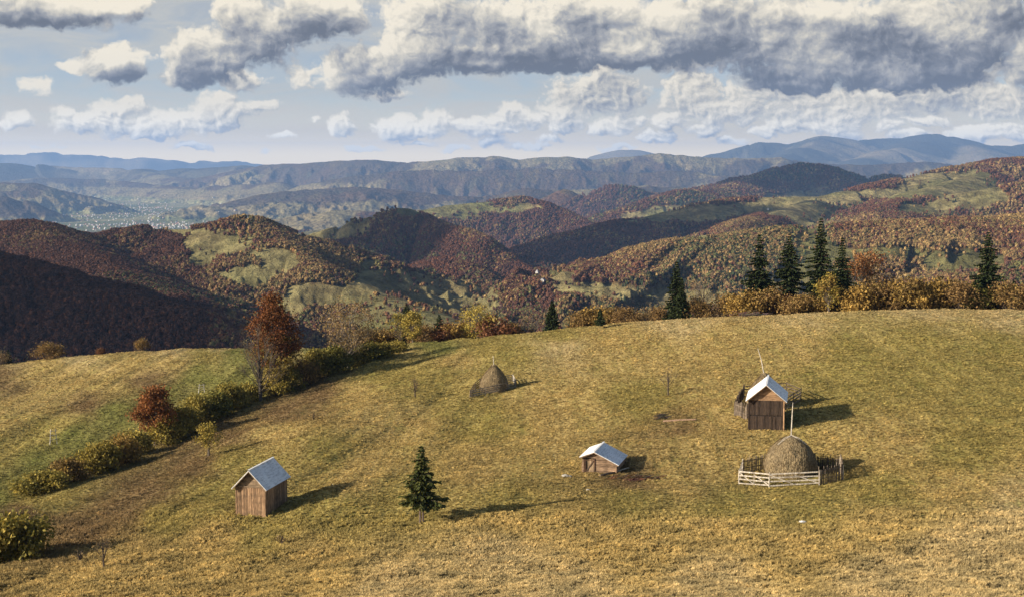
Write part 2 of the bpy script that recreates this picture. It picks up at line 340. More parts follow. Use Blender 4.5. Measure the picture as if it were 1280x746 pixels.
# ---------------------------------------------------------------- far terrain
def RG(pts, k, w, amp=.35, wl=250, s=1, back=None): return dict(p=[pt(*q) for q in pts], k=k, w=w, amp=amp, wl=wl, s=s)
RIDGES = [
 RG([(-150,195,40000),(0,196,40000),(50,195,40000),(150,196,40000),(250,198,40000),(320,201,39000)], .3, 400, .3, 3000, 1),
 RG([(700,201,31000),(740,197,31000),(785,189,31000),(805,195,31000),(840,203,31000)], .3, 500, .3, 3500, 2),
 RG([(860,200,27000),(890,192,27000),(950,180,27000),(990,181,27000),(1030,172,27000),(1055,173,27000),(1090,175,27500),(1130,173,27500),(1170,168,27500),(1200,174,27000),(1240,182,26500),(1280,179,26500),(1330,176,26500),(1400,180,26500)], .34, 120, 1.1, 2200, 3),
 RG([(1030,172,27000),(1000,190,25000),(960,200,24000)], .3, 300, .6, 2200, 33), RG([(1170,168,27500),(1120,188,25000),(1080,200,24000)], .3, 300, .6, 2200, 34), RG([(1200,174,27000),(1230,192,25000),(1250,202,40000)], .3, 300, .6, 2200, 35),
 RG([(-100,200,23500),(0,203,23500),(25,207,23500),(120,212,23500),(200,212,23500),(240,208,23500),(270,206,23500),(330,207,23500),(380,211,23500)], .2, 400, .4, 2500, 4),
 RG([(-150,207,24000),(0,208,24000),(70,208,24000),(139,211,23500),(185,214,23000),(209,220,22000),(244,223,21000),(279,218,20500),(314,209.5,20000),(349,204,19500),(383,205,19000),(422,201,18500),(470,201,18000),(509,205,18000),(525,202,17800),(573,198,17500),(621,195.5,17500),(647,199,17500),(670,197,17500),(708,196,17500),(740,200,17500),(765,197,17500),(800,194,17500),(825,191,17500),(865,195,17500),(900,198,17500),(939,199,17500),(974,196,17500),(1004,202,17500),(1034,205,17000),(1090,208,17000),(1143,203,17000),(1173,205,17000),(1200,209,17000),(1300,212,17000),(1400,210,17000)], .28, 60, 1.1, 900, 5),
 RG([(-100,222,20500),(0,226,20500),(60,222,20500),(120,224,20500),(170,228,20000),(230,236,18500),(290,232,17500),(350,228,16800)], .22, 60, .8, 900, 51),
 RG([(380,232,16000),(430,222,15600),(480,215,15500),(540,212,15500),(600,215,15400),(660,211,15400),(740,214,15400),(800,216,15400),(860,213,15400),(900,220,15200),(960,216,15000),(1040,219,15000),(1120,221,15000),(1200,224,15000),(1300,224,15000)], .42, 50, 1.0, 800, 6),
 RG([(-150,222,14000),(0,228,14000),(40,229,14000),(75,239,14000),(98,254,14000),(112,266,14000)], .30, 60, .7, 700, 7),
 RG([(-150,236,11500),(0,244,11500),(30,251,11500),(55,265,11500),(72,280,11400)], .30, 50, .6, 500, 8),
 RG([(240,268,12500),(290,252,12500),(330,242,12500),(400,236,12500),(450,233,12500),(520,240,12500),(600,246,12500),(660,236,12500),(720,238,12600),(800,234,12600),(900,236,12600)], .2, 60, .8, 600, 9),
 RG([(270,300,9500),(310,284,9500),(350,272,9500),(420,262,9500),(480,266,9500),(540,262,9500),(600,258,9500)], .2, 40, .8, 450, 10),
 RG([(330,302,7200),(380,290,7200),(440,286,7200),(520,284,7200)], .2, 40, .8, 350, 110),
 RG([(660,262,10000),(682,248,10000),(705,237,10000),(724,246,10000),(745,262,9900)], .35, 40, .6, 400, 11),
 RG([(700,275,9000),(724,257,9000),(744,239,9000),(766,232,9000),(786,233,9000),(800,237,9000),(820,241,9000),(850,246,9000),(900,240,9200)], .35, 50, .7, 450, 12),
 RG([(744,281,6500),(775,272,6500),(800,258,6500),(820,249,6500),(854,240,6600),(879,241,6800),(907,235,7200),(930,228,7500),(953,221,7700),(980,210,8000),(1001,206,8000),(1019,207,8000),(1042,214,8000),(1072,223,8000),(1108,221,8000),(1180,225,8000),(1300,226,8000)], .26, 60, .6, 420, 13),
 RG([(500,268,5600),(540,261,5600),(560,257,5600),(589,254,5600),(624,251,5600),(653,247.6,5600),(679,254,5550),(702,264,5500),(721,274,5400),(740,284,5300),(755,300,5200)], .5, 30, .5, 330, 14),
 RG([(1400,190,4700),(1280,199,4600),(1250,202,4550),(1227,207,4500),(1197,211,4500),(1167,217,4450),(1137,223,4400),(1093,232,4300),(1063,239,4250),(1028,245,4200),(989,245,4200),(947,247,4200),(921,249,4200),(879,255,4100),(837,269,4000),(809,273,3950),(775,278,3900),(744,287,3800),(727,298,3750),(710,315,3650),(694,334,3500)], .25, 40, .75, 330, 15),
 RG([(1290,228,3500),(1200,242,3500),(1140,258,3450),(1080,268,3400)], .26, 30, .8, 250, 150), RG([(1230,215,4200),(1160,238,3800),(1110,262,3300)], .26, 30, .7, 250, 151), RG([(1020,250,4000),(960,268,3400),(920,280,3100)], .30, 30, .7, 250, 152),
 RG([(385,297,3300),(399,289,3250),(422,283,3200),(444,275,3200),(467,270,3200),(486,262,3200),(497,259,3200),(509,260,3200),(525,267,3200),(541,276,3150),(560,283,3100),(586,289,3050),(605,299,3000),(631,318,2950),(653,334,2900),(682,356,2800)], .62, 22, .45, 200, 16),
 RG([(515,338,2650),(527,331,2650),(554,325,2600),(586,332,2550),(606,346,2500),(630,372,2400)], .5, 22, .4, 160, 17),
 RG([(-150,284,2300),(0,282,2250),(35,281,2200),(52,283,2200),(87,295,2200),(111,299,2250),(150,290,2300),(181,285,2300),(209,286,2300),(261,286,2250),(289,279,2200),(307,274,2200),(324,282,2200),(349,293,2150),(383,299,2150),(415,308,2150)], .34, 28, .55, 190, 18),
 RG([(307,275,2200),(350,305,2050),(395,332,1950),(435,352,1900),(475,368,1850),(520,385,1750),(560,400,1650)], .32, 25, .5, 150, 19),
 RG([(420,352,2250),(470,357,2250),(520,367,2200),(580,385,2100),(640,400,1950)], .30, 22, .5, 150, 191),
 RG([(35,281,2200),(100,320,1950),(160,350,1750),(215,375,1600)], .30, 25, .4, 150, 192),
 RG([(-150,290,1350),(0,326,1250),(60,347,1200),(115,368,1150),(180,382,1100),(240,402,1050),(290,425,1000)], .30, 25, .4, 120, 20),
 RG([(645,415,2150),(662,397,2150),(680,381,2150),(707,366,2150),(738,349,2100),(778,332,2050),(800,318,2050),(826,311,2050),(853,302,2050),(887,297.5,2050),(919,297,2050),(946,290,2050),(1019,286,2050),(1078,281,2050),(1152,278,2050),(1212,275,2050),(1290,271,2050),(1400,268,2050)], .22, 30, .55, 180, 21),
 RG([(1290,330,1500),(1180,352,1450),(1080,370,1400),(980,380,1350)], .2, 22, .5, 130, 22),
]
VR = np.array([250, 450, 700, 1000, 1500, 2600, 3500, 5000, 7000, 10000, 14000, 30000, 43000.]); VZ = np.array([-100, -118, -140, -165, -215, -238, -264, -315, -380, -455, -485, -500, -500.])
def far_z(x, y):
    r = np.hypot(x, y)
    z = np.interp(r, VR, VZ) + fbm(x / 400, y / 400, 40, 4) * np.clip(r / 1500, .5, 14)
    info = np.zeros_like(x) - 1; drop = np.zeros_like(x)
    for j, g in enumerate(RIDGES):
        best = np.full(x.shape, -1e9)
        P3 = g['p']; R0 = 620 / g['k']
        ax = np.array(P3)[:, 0]; ay = np.array(P3)[:, 1]
        msk = (x > ax.min() - R0) & (x < ax.max() + R0) & (y > ay.min() - R0) & (y < ay.max() + R0)
        if not msk.any(): continue
        xs = x[msk]; ys = y[msk]; bd = np.full(xs.shape, -1e9); zz = np.full(xs.shape, 0.0)
        wl = g['wl'] * .45; s = g['s']
        bs = np.zeros(xs.shape); bdist = np.zeros(xs.shape); cum = 0.0; fb = fbm(xs / (wl * 4), ys / (wl * 4), s + 50, 3)
        for a, b_ in zip(P3[:-1], P3[1:]):
            dx, dy = b_[0] - a[0], b_[1] - a[1]; L = dx * dx + dy * dy
            tt = np.clip(((xs - a[0]) * dx + (ys - a[1]) * dy) / L, 0, 1)
            d = np.hypot(xs - a[0] - tt * dx, ys - a[1] - tt * dy)
            h = a[2] + (b_[2] - a[2]) * tt; dr = g['k'] * (np.sqrt(d * d + g['w'] ** 2) - g['w'])
            v = h - dr; q = v > bd; bd = np.where(q, v, bd); zz = np.where(q, dr, zz); bs = np.where(q, cum + tt * math.sqrt(L), bs); bdist = np.where(q, d, bdist); cum += math.sqrt(L)
        wpx = fbm(xs / wl / 1.2, ys / wl / 1.2, s + 77, 3) * .8
        sp_ = .65 * ridged(bs / wl + wpx, bdist / (wl * 3.2) + .3 * wpx, s, 4, .55) + .35 * ridged(xs / wl * 1.6, ys / wl * 1.6, s + 9, 3, .55)
        v = bd - zz * g['amp'] * np.maximum(1.45 - 1.9 * sp_ + .7 * fb, -.06) + np.clip(zz, 0, 6) * .3 * fbm(xs / 60, ys / 60, s, 3) + g['w'] * (.45 if P3[0][1] > 9000 else .14) * fbm(bs / (wl * .9), bdist / (wl * 3) + 3.3, s + 5, 4, .6)
        old = z[msk]; sm = np.clip(np.abs(v - old) / (g['w'] * .5), 0, 1); up = np.maximum(v, old) + (1 - sm) ** 2 * g['w'] * .06
        q = v > old; i_ = info[msk]; i_[q] = j; info[msk] = i_; z[msk] = up
        d_ = drop[msk]; d_[q] = zz[q]; drop[msk] = d_
    return z, info, drop
az = np.radians(np.linspace(-27, 27, 1000)); rr = np.concatenate([np.geomspace(400, 6000, 640)[:-1], np.geomspace(6000, 28000, 560)[:-1], np.geomspace(28000, 43800, 60)])
AZ, RR = np.meshgrid(az, rr); FX = RR * np.sin(AZ); FY = RR * np.cos(AZ)
FZ, FI, FD = far_z(FX, FY)
FZ = FZ - np.where(RR < 900, (900 - RR) * 0.04, 0)
# land cover: 1 = woodland, 0 = pasture ; clearings placed in world space
CLEAR = [(262,308,34,12),(250,330,18,7),(225,290,46,5),(345,322,18,6),(468,358,30,8),(400,368,34,14),(360,385,14,8),(300,345,26,8),(440,400,20,7),(400,295,25,6),(350,330,18,8),(730,360,40,10),(780,368,60,10),(870,372,60,12),(1000,350,45,14),(1090,318,70,10),(1210,330,60,12),(1050,360,60,8),
         (850,270,60,10),(900,262,70,9),(980,262,50,10),(1010,246,70,6),(1080,245,60,8),(1140,240,55,8),(1210,232,60,14),(1170,222,60,7),(1150,262,30,8),(1240,250,50,10),(800,272,30,5),(700,345,20,6),(560,370,30,8),(880,300,16,5),(560,258,30,4),(530,265,30,4),(640,262,60,4),(420,285,30,6)]
def wood_mask(x, y, z):
    r = np.hypot(x, y); px, py = proj(x, y, z)
    s = np.clip(r / 2200, .6, 4)
    m_ = 0.17 + 1.15 * fbm(x / (260 * s), y / (260 * s), 60, 5, .6)
    qx = px + 10 * fbm(x / 90, y / 90, 61, 3); qy = py + 5 * fbm(x / 70, y / 70, 62, 3)
    for a, b_, c_, d_ in CLEAR:
        m_ = m_ - 0.85 * np.exp(-(((qx - a) / c_) ** 2 + ((qy - b_) / d_) ** 2) ** 1.5)
    m_ = np.where((r > 4300) & (r < 9000), m_ + .08, m_)
    m_ = m_ + 0.7 * np.exp(-(((px - 100) / 170) ** 2 + ((py - 370) / 65) ** 2) ** 2) + .5 * np.exp(-(((px - 510) / 75) ** 2 + ((py - 295) / 36) ** 2) ** 2) + .3 * np.exp(-(((px - 660) / 80) ** 2 + ((py - 285) / 28) ** 2) ** 2) + .5 * np.exp(-(((px - 1265) / 45) ** 2 + ((py - 235) / 30) ** 2) ** 2)
    m_ = m_ - .13 * ((px > 900) & (r > 2600) & (r < 5200)) - .05 * ((px > 680) & (r > 1500) & (r < 2600))
    m_ = m_ + .20 * ((px > 180) & (px < 560) & (r > 1300) & (r < 3000)) 
    m_ = m_ + .45 * np.exp(-(((px - 590) / 90) ** 2 + ((py - 325) / 40) ** 2) ** 2) * (r > 2300)
    m_ = np.where((r > 10000), m_ - .32 * (z < -330), m_)
    m_ = np.where((r > 9500) & (r < 26000) & (z < -425), -0.6, m_)
    return m_
WM = wood_mask(FX, FY, FZ); wf = sstep(-.03, .06, WM)
n_a = fbm(FX / 500, FY / 500, 70, 4); n_b = fbm(FX / 150, FY / 150, 71, 4)
def tree_base_color(n_a, n_b):
    rus = np.array([.115, .052, .026]); gold = np.array([.20, .135, .045]); grn = np.array([.055, .062, .022]); pur = np.array([.085, .048, .036])
    c = rus + (pur - rus) * sstep(-.2, .2, n_a)[..., None]
    c = c + (gold - c) * (sstep(.12, .5, n_b) * .7)[..., None]
    return c + (grn - c) * sstep(.3, .55, -n_b)[..., None] * .6
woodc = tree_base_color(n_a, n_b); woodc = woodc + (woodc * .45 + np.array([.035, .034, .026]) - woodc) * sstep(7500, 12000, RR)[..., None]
pas = np.array([.235, .195, .095]) + (np.array([.15, .14, .058]) - np.array([.235, .195, .095])) * sstep(-.25, .3, fbm(FX / 220, FY / 220, 72, 4))[..., None]
plain = np.array([.15, .16, .07]) + (np.array([.26, .24, .12]) - np.array([.15, .16, .07])) * (vn(FX / 330, FY / 520, 5) > .5)[..., None]
isplain = sstep(-430, -450, FZ) * sstep(9000, 10500, RR)
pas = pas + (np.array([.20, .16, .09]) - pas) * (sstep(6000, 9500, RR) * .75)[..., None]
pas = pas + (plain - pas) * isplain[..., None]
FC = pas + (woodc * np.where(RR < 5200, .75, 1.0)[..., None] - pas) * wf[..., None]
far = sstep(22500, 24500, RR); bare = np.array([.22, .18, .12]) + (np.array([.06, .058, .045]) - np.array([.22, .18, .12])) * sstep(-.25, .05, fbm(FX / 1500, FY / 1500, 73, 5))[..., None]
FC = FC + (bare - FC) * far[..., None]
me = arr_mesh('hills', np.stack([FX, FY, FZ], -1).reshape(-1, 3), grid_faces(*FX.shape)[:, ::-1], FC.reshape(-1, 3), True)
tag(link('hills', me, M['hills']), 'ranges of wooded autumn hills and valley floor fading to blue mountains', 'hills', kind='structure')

# fast lookup of far terrain from its grid
def far_lookup(x, y):
    r = np.hypot(x, y); a = np.arctan2(x, y)
    fa = np.clip((a - az[0]) / (az[1] - az[0]), 0, len(az) - 1.001); ia = fa.astype(int); ta = fa - ia
    ir = np.clip(np.searchsorted(rr, r) - 1, 0, len(rr) - 2); tr = (r - rr[ir]) / (rr[ir + 1] - rr[ir])
    def g(A): return (A[ir, ia] * (1 - ta) + A[ir, ia + 1] * ta) * (1 - tr) + (A[ir + 1, ia] * (1 - ta) + A[ir + 1, ia + 1] * ta) * tr
    return g(FZ), g(WM), ia, ir
# horizon profile for culling hidden spots: running max of elevation along each azimuth
EL = FZ / RR; EM = np.maximum.accumulate(EL, axis=0)
def seen(ia, ir, z, r, slack):
    return (z / r + slack / r) > EM[np.maximum(ir - 1, 0), ia]
def far_hit(px, py, ymin=500):
    d = ray(px, py); ts = np.geomspace(ymin, 60000, 6000); q = d[None] * ts[:, None]
    zz = far_lookup(q[:, 0], q[:, 1])[0]; f = q[:, 2] - zz; i = int(np.argmax(f < 0)); return np.array([q[i, 0], q[i, 1], zz[i]])

# ---------------------------------------------------------------- instancer (stuff only)
def blob_mesh(name, seed, kind):
    r_ = np.random.default_rng(seed)
    import bmesh
    bm = bmesh.new()
    if kind == 'cone':
        n = 8; lv = []
        for j, (h, w) in enumerate([(0.08, .2), (.1, .30), (.38, .17), (.36, .24), (.66, .10), (.64, .16), (1.0, .01)]):
            lv.append([bm.verts.new((w * math.cos(2 * math.pi * k / n + j * .3) * r_.uniform(.75, 1.2), w * math.sin(2 * math.pi * k / n + j * .3) * r_.uniform(.75, 1.2), h + r_.uniform(-.02, .02))) for k in range(n)])
        for a, b_ in zip(lv[:-1], lv[1:]):
            for k in range(n): bm.faces.new((a[k], a[(k + 1) % n], b_[(k + 1) % n], b_[k]))
    else:
        bmesh.ops.create_icosphere(bm, subdivisions=2, radius=1)
        for v in bm.verts:
            d = v.co.normalized(); h = r_.uniform(.55, 1.2)
            w = .36 if kind == 'round' else .27
            v.co = Vector((d.x * w * h, d.y * w * h, .56 + d.z * .44 * h))
            if v.co.z < .35: v.co.x *= .8; v.co.y *= .8
        for v in bm.verts: v.co.x *= .84; v.co.y *= .84; v.co.z = .5 + (v.co.z - .5) * .9
        w = .36 if kind == 'round' else .26
        for q in range(75):
            d = Vector(r_.normal(size=3)).normalized(); h = r_.uniform(.62, 1.12); c = Vector((d.x * w * h, d.y * w * h, .55 + d.z * .44 * h)); a = Vector(r_.normal(size=3)).normalized() * r_.uniform(.05, .105); b_ = a.cross(Vector(r_.normal(size=3))).normalized() * r_.uniform(.05, .10)
            bm.faces.new([bm.verts.new(c + a * .9), bm.verts.new(c + b_), bm.verts.new(c - a), bm.verts.new(c - b_)])
    me = bpy.data.meshes.new(name); bm.to_mesh(me); bm.free(); me.materials.append(M['tree_inst']); return me
def scatter(name, pos, scl, rot, tint, pick, protos, label, cat):
    me = bpy.data.meshes.new(name); n = len(pos)
    me.vertices.add(n); me.vertices.foreach_set('co', np.ascontiguousarray(pos, np.float32).ravel())
    def att(nm, tp, dat, key='value'):
        a = me.attributes.new(nm, tp, 'POINT'); a.data.foreach_set(key, np.ascontiguousarray(dat).ravel())
    att('scl', 'FLOAT_VECTOR', np.asarray(scl, np.float32), 'vector'); att('rot', 'FLOAT', np.asarray(rot, np.float32)); att('pick', 'INT', np.asarray(pick, np.int32))
    tc4 = np.ones((n, 4), np.float32); tc4[:, :3] = tint; att('tint', 'FLOAT_COLOR', tc4, 'color')
    o = bpy.data.objects.new(name, me); col.objects.link(o)
    pc = bpy.data.collections.new(name + '_kinds')
    for k, pm in enumerate(protos): pc.objects.link(bpy.data.objects.new('%s_kind_%c' % (name, 97 + k), pm))
    ng = bpy.data.node_groups.new(name, 'GeometryNodeTree'); ng.interface.new_socket('Geometry', in_out='INPUT', socket_type='NodeSocketGeometry'); ng.interface.new_socket('Geometry', in_out='OUTPUT', socket_type='NodeSocketGeometry')
    N = ng.nodes; L = ng.links; gi = N.new('NodeGroupInput'); go = N.new('NodeGroupOutput'); ip = N.new('GeometryNodeInstanceOnPoints'); ci = N.new('GeometryNodeCollectionInfo')
    ci.inputs['Collection'].default_value = pc; ci.inputs['Separate Children'].default_value = True; ci.inputs['Reset Children'].default_value = True
    def na(nm, tp):
        a = N.new('GeometryNodeInputNamedAttribute'); a.data_type = tp; a.inputs['Name'].default_value = nm; return a.outputs['Attribute']
    cx = N.new('ShaderNodeCombineXYZ'); L.new(na('rot', 'FLOAT'), cx.inputs['Z']); er = N.new('FunctionNodeEulerToRotation'); L.new(cx.outputs[0], er.inputs[0])
    L.new(gi.outputs[0], ip.inputs['Points']); L.new(ci.outputs[0], ip.inputs['Instance']); ip.inputs['Pick Instance'].default_value = True; L.new(na('pick', 'INT'), ip.inputs['Instance Index'])
    L.new(er.outputs[0], ip.inputs['Rotation']); L.new(na('scl', 'FLOAT_VECTOR'), ip.inputs['Scale']); L.new(ip.outputs[0], go.inputs[0])
    md = o.modifiers.new('scatter', 'NODES'); md.node_group = ng
    return tag(o, label, cat, kind='stuff')

# ---------------------------------------------------------------- hillside woods
blobs = [blob_mesh('crown_a', 1, 'round'), blob_mesh('crown_b', 2, 'round'), blob_mesh('crown_c', 3, 'round'), blob_mesh('crown_d', 4, 'tall'), blob_mesh('crown_e', 5, 'tall'), blob_mesh('crown_f', 6, 'cone')]
def tree_tints(x, y, z, n):
    na_ = fbm(x / 420, y / 420, 80, 3); nb_ = fbm(x / 110, y / 110, 81, 3); nc_ = fbm(x / 300, y / 300, 82, 3); u = rng.random(n); r = np.hypot(x, y)
    px, py = proj(x, y, z)
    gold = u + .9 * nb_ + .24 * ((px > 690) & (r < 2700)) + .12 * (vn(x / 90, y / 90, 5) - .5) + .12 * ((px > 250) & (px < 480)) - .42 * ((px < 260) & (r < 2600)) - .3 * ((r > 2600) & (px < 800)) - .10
    con = (rng.random(n) + 1.1 * nc_ + .25 * (px > 950) * (r > 2900) - .15 * (px < 700)) > 1.14
    c = np.empty((n, 3)); rus = np.array([.15, .062, .03]); pur = np.array([.10, .055, .042]); gd = np.array([.27, .19, .08]); ol = np.array([.15, .13, .05]); org = np.array([.21, .115, .055])
    k = rng.random(n)[:, None]
    c[:] = rus * k + pur * (1 - k)
    m1 = gold > .62; c[m1] = (org * k + gd * (1 - k))[m1]
    m2 = gold > .9; c[m2] = (gd * (.6 + .6 * k))[m2]
    m3 = (gold > .5) & (gold < .6); c[m3] = ol
    m4 = (nc_ > .22) & (k[:, 0] > .75); c[m4] = np.array([.12, .12, .045])
    c[con] = np.array([.028, .042, .018])
    c *= rng.uniform(.6, 1.3, (n, 1)); c *= (1 - .25 * ((px < 260) & (r < 2600)))[:, None]; return c, con  # left ridge crowns: dark rust, with cloud shade also put into the tint
def sample_woods(n, r0, r1, amax):
    a = rng.uniform(-amax, amax, n); r = np.sqrt(rng.uniform(r0 ** 2, r1 ** 2, n)); x = r * np.sin(a); y = r * np.cos(a)
    z, wm, ia, ir = far_lookup(x, y); u = rng.random(n)
    sc_ = rng.random(n) < .045
    keep = ((wm + rng.normal(0, .05, n) > 0.0) | (sc_ & (wm > -.55) & (fbm(x / 60, y / 60, 90, 3) > -.05))) & seen(ia, ir, z, r, 14)
    keep &= ~((r > 9000))
    px, py = proj(x, y, z); nearc = np.interp(px, [q[0] for q in CREST], [q[1] for q in CREST]); keep &= py < nearc + 14
    return x[keep], y[keep], z[keep], r[keep]
X1, Y1, Z1, R1 = sample_woods(660000, 700, 3400, R(24))
X2, Y2, Z2, R2 = sample_woods(330000, 3400, 6200, R(22))
X3, Y3, Z3, R3 = sample_woods(150000, 6200, 9000, R(22))
xs = np.r_[X1, X2, X3]; ys = np.r_[Y1, Y2, Y3]; zs = np.r_[Z1, Z2, Z3]; rs = np.r_[R1, R2, R3]
base_h = np.interp(rs, [900, 1500, 2200, 3500, 6200, 9000], [5.6, 6.0, 6.6, 8.2, 12, 17])
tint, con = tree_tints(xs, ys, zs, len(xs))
H = base_h * rng.uniform(.6, 1.25, len(xs)); Wd = H * rng.uniform(.85, 1.25, len(xs))
pick = np.where(con, 5, rng.integers(0, 5, len(xs)))
px_, py_ = proj(xs, ys, zs)
# the largest-showing hillside trees become things of their own
size = H / rs * F
cand = np.nonzero((rs < 2700) & (px_ > 5) & (px_ < 1275) & (FZ is not None))[0]
nearc = np.interp(px_[cand], [q[0] for q in CREST], [q[1] for q in CREST])
ok = (py_[cand] < nearc - 6) & ~((px_[cand] > 700) & (py_[cand] > 350) & (size[cand] > 0) & (px_[cand] < 1280) & (py_[cand] > 362))
cand = cand[ok]; wmc = far_lookup(xs[cand], ys[cand])[1]
score = size[cand] * (1 + 0.8 * (wmc < 0)); sel = cand[np.argsort(-score)][:270]
mask = np.ones(len(xs), bool); mask[sel] = False
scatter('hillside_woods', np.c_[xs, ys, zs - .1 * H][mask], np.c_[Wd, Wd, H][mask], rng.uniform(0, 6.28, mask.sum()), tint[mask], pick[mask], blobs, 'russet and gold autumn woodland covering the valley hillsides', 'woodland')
print('woods', mask.sum())
TREE_COL = {}
def solid_leaf(name, c):
    m, t, b = new_mat(name); g = t.node('ShaderNodeNewGeometry'); n = t.noise(g.outputs['Position'], .35, 3)
    t.l.new(t.mix(t.mr(n, .3, .7, 0, 1), tuple(q * .72 for q in c), tuple(q * 1.25 for q in c)), b.inputs['Base Color']); b.inputs['Roughness'].default_value = .8; return m
kinds = [('russet', (.15, .065, .032)), ('purple brown', (.10, .055, .042)), ('golden', (.30, .19, .065)), ('orange', (.23, .11, .035)), ('olive', (.15, .13, .045)), ('dark green', (.028, .042, .018))]
hill_proto = {}
def hill_tree_proto(ki, sh):
    if (ki, sh) not in hill_proto:
        src = blobs[sh]; me = src.copy(); me.materials.clear(); me.materials.append(M.setdefault('hl%d' % ki, solid_leaf('crown_' + kinds[ki][0].replace(' ', '_'), kinds[ki][1]))); hill_proto[(ki, sh)] = me
    return hill_proto[(ki, sh)]
tm = MB(); tm.tube([(0, 0, -.15), (0, 0, .3)], [.03, .02], 5, (.08, .06, .05)); tmesh = tm.mesh('trunk'); tmesh.materials.append(M['bark'])
zone = lambda px: 'dark wooded ridge at the left' if px < 230 else ('knoll with green clearings left of the cone hill' if px < 400 else ('spur with open pasture below the cone hill' if px < 690 else 'sunlit slope behind the spruce row'))
for i in sel:
    ki = 5 if con[i] else int(np.argmin([np.abs(np.array(kinds[k][1]) / sum(kinds[k][1]) - tint[i] / tint[i].sum()).sum() + .8 * abs(sum(kinds[k][1]) - tint[i].sum()) for k in range(5)]))
    e = empty('hillside_tree', (xs[i], ys[i], zs[i]), rng.uniform(0, 6.28)); e.scale = (Wd[i], Wd[i], H[i])
    link('crown', hill_tree_proto(ki, int(pick[i])), None, e); link('trunk', tmesh, None, e)
    zt = zone(px_[i]); nm = kinds[ki][0]
    tag(e, 'tiny %s %s on the %s' % (nm, 'conifer' if ki == 5 else 'tree', zt), 'tree', 'tiny %s trees on the %s' % (nm, zt))

# ---------------------------------------------------------------- grass tufts on the near hill
def tuft_mesh(seed, h=1.0):
    r_ = np.random.default_rng(seed); v = []; f = []
    for i in range(11):
        a = r_.uniform(0, 6.28); rad = r_.uniform(0, .45); x0, y0 = rad * math.cos(a), rad * math.sin(a); la = r_.uniform(0, 6.28); ln = r_.uniform(.15, .6); w = r_.uniform(.05, .10)
        p_ = la + 1.57; hh = r_.uniform(.5, 1.0) * h; b0 = len(v)
        v += [(x0 - w * math.cos(p_), y0 - w * math.sin(p_), -.12), (x0 + w * math.cos(p_), y0 + w * math.sin(p_), -.12), (x0 + ln * math.cos(la) * .4 + w * .6 * math.cos(p_), y0 + ln * .4 * math.sin(la) + w * .6 * math.sin(p_), hh * .65), (x0 + ln * math.cos(la), y0 + ln * math.sin(la), hh)]
        f.append((b0, b0 + 1, b0 + 2, b0 + 3))
    me = arr_mesh('tuft', np.array(v), np.array(f)); me.materials.append(M['grass_inst']); return me
n = 640000
a = rng.uniform(-R(28.5), R(28.5), n); r = 84 * (330 / 84) ** (rng.random(n) ** 1.35)
x = r * np.sin(a); y = r * np.cos(a); z = near_z(x, y); px, py = proj(x, y, z)
c = ground_color(x, y, z); lum = c.mean(1); rough = sstep(.05, .0, np.abs(lum - .17)) * 0 + sstep(-.1, .35, fbm(x / 5, y / 5, 95, 3))
keep = rng.random(n) < (.35 + .5 * rough + .4 * (py > 650)); x, y, z, c, py, r, px = [q[keep] for q in (x, y, z, c, py, r, px)]
n = len(x); pale = rng.random(n)[:, None]; c = c * (.64 + .68 * pale) * np.where(py > 640, 1.12, 1.0)[:, None]; c = c * np.where(rng.random(n) < .12, 1.5, 1.0)[:, None]
hh = rng.uniform(.10, .24, n) * (.78 + .6 * (py > 640)) * np.interp(r, [90, 250], [1, 1.4]); ww = rng.uniform(.15, .38, n) * np.interp(r, [90, 250], [1, 1.7])
scatter('grass', np.c_[x, y, z], np.c_[ww, ww, hh], rng.uniform(0, 6.28, n), c, rng.integers(0, 3, n), [tuft_mesh(1), tuft_mesh(2), tuft_mesh(3)], 'dry tan and olive grass tufts covering the pasture', 'grass')
print('tufts', n)

HAZE = 3.1e-5; SKYG = .93
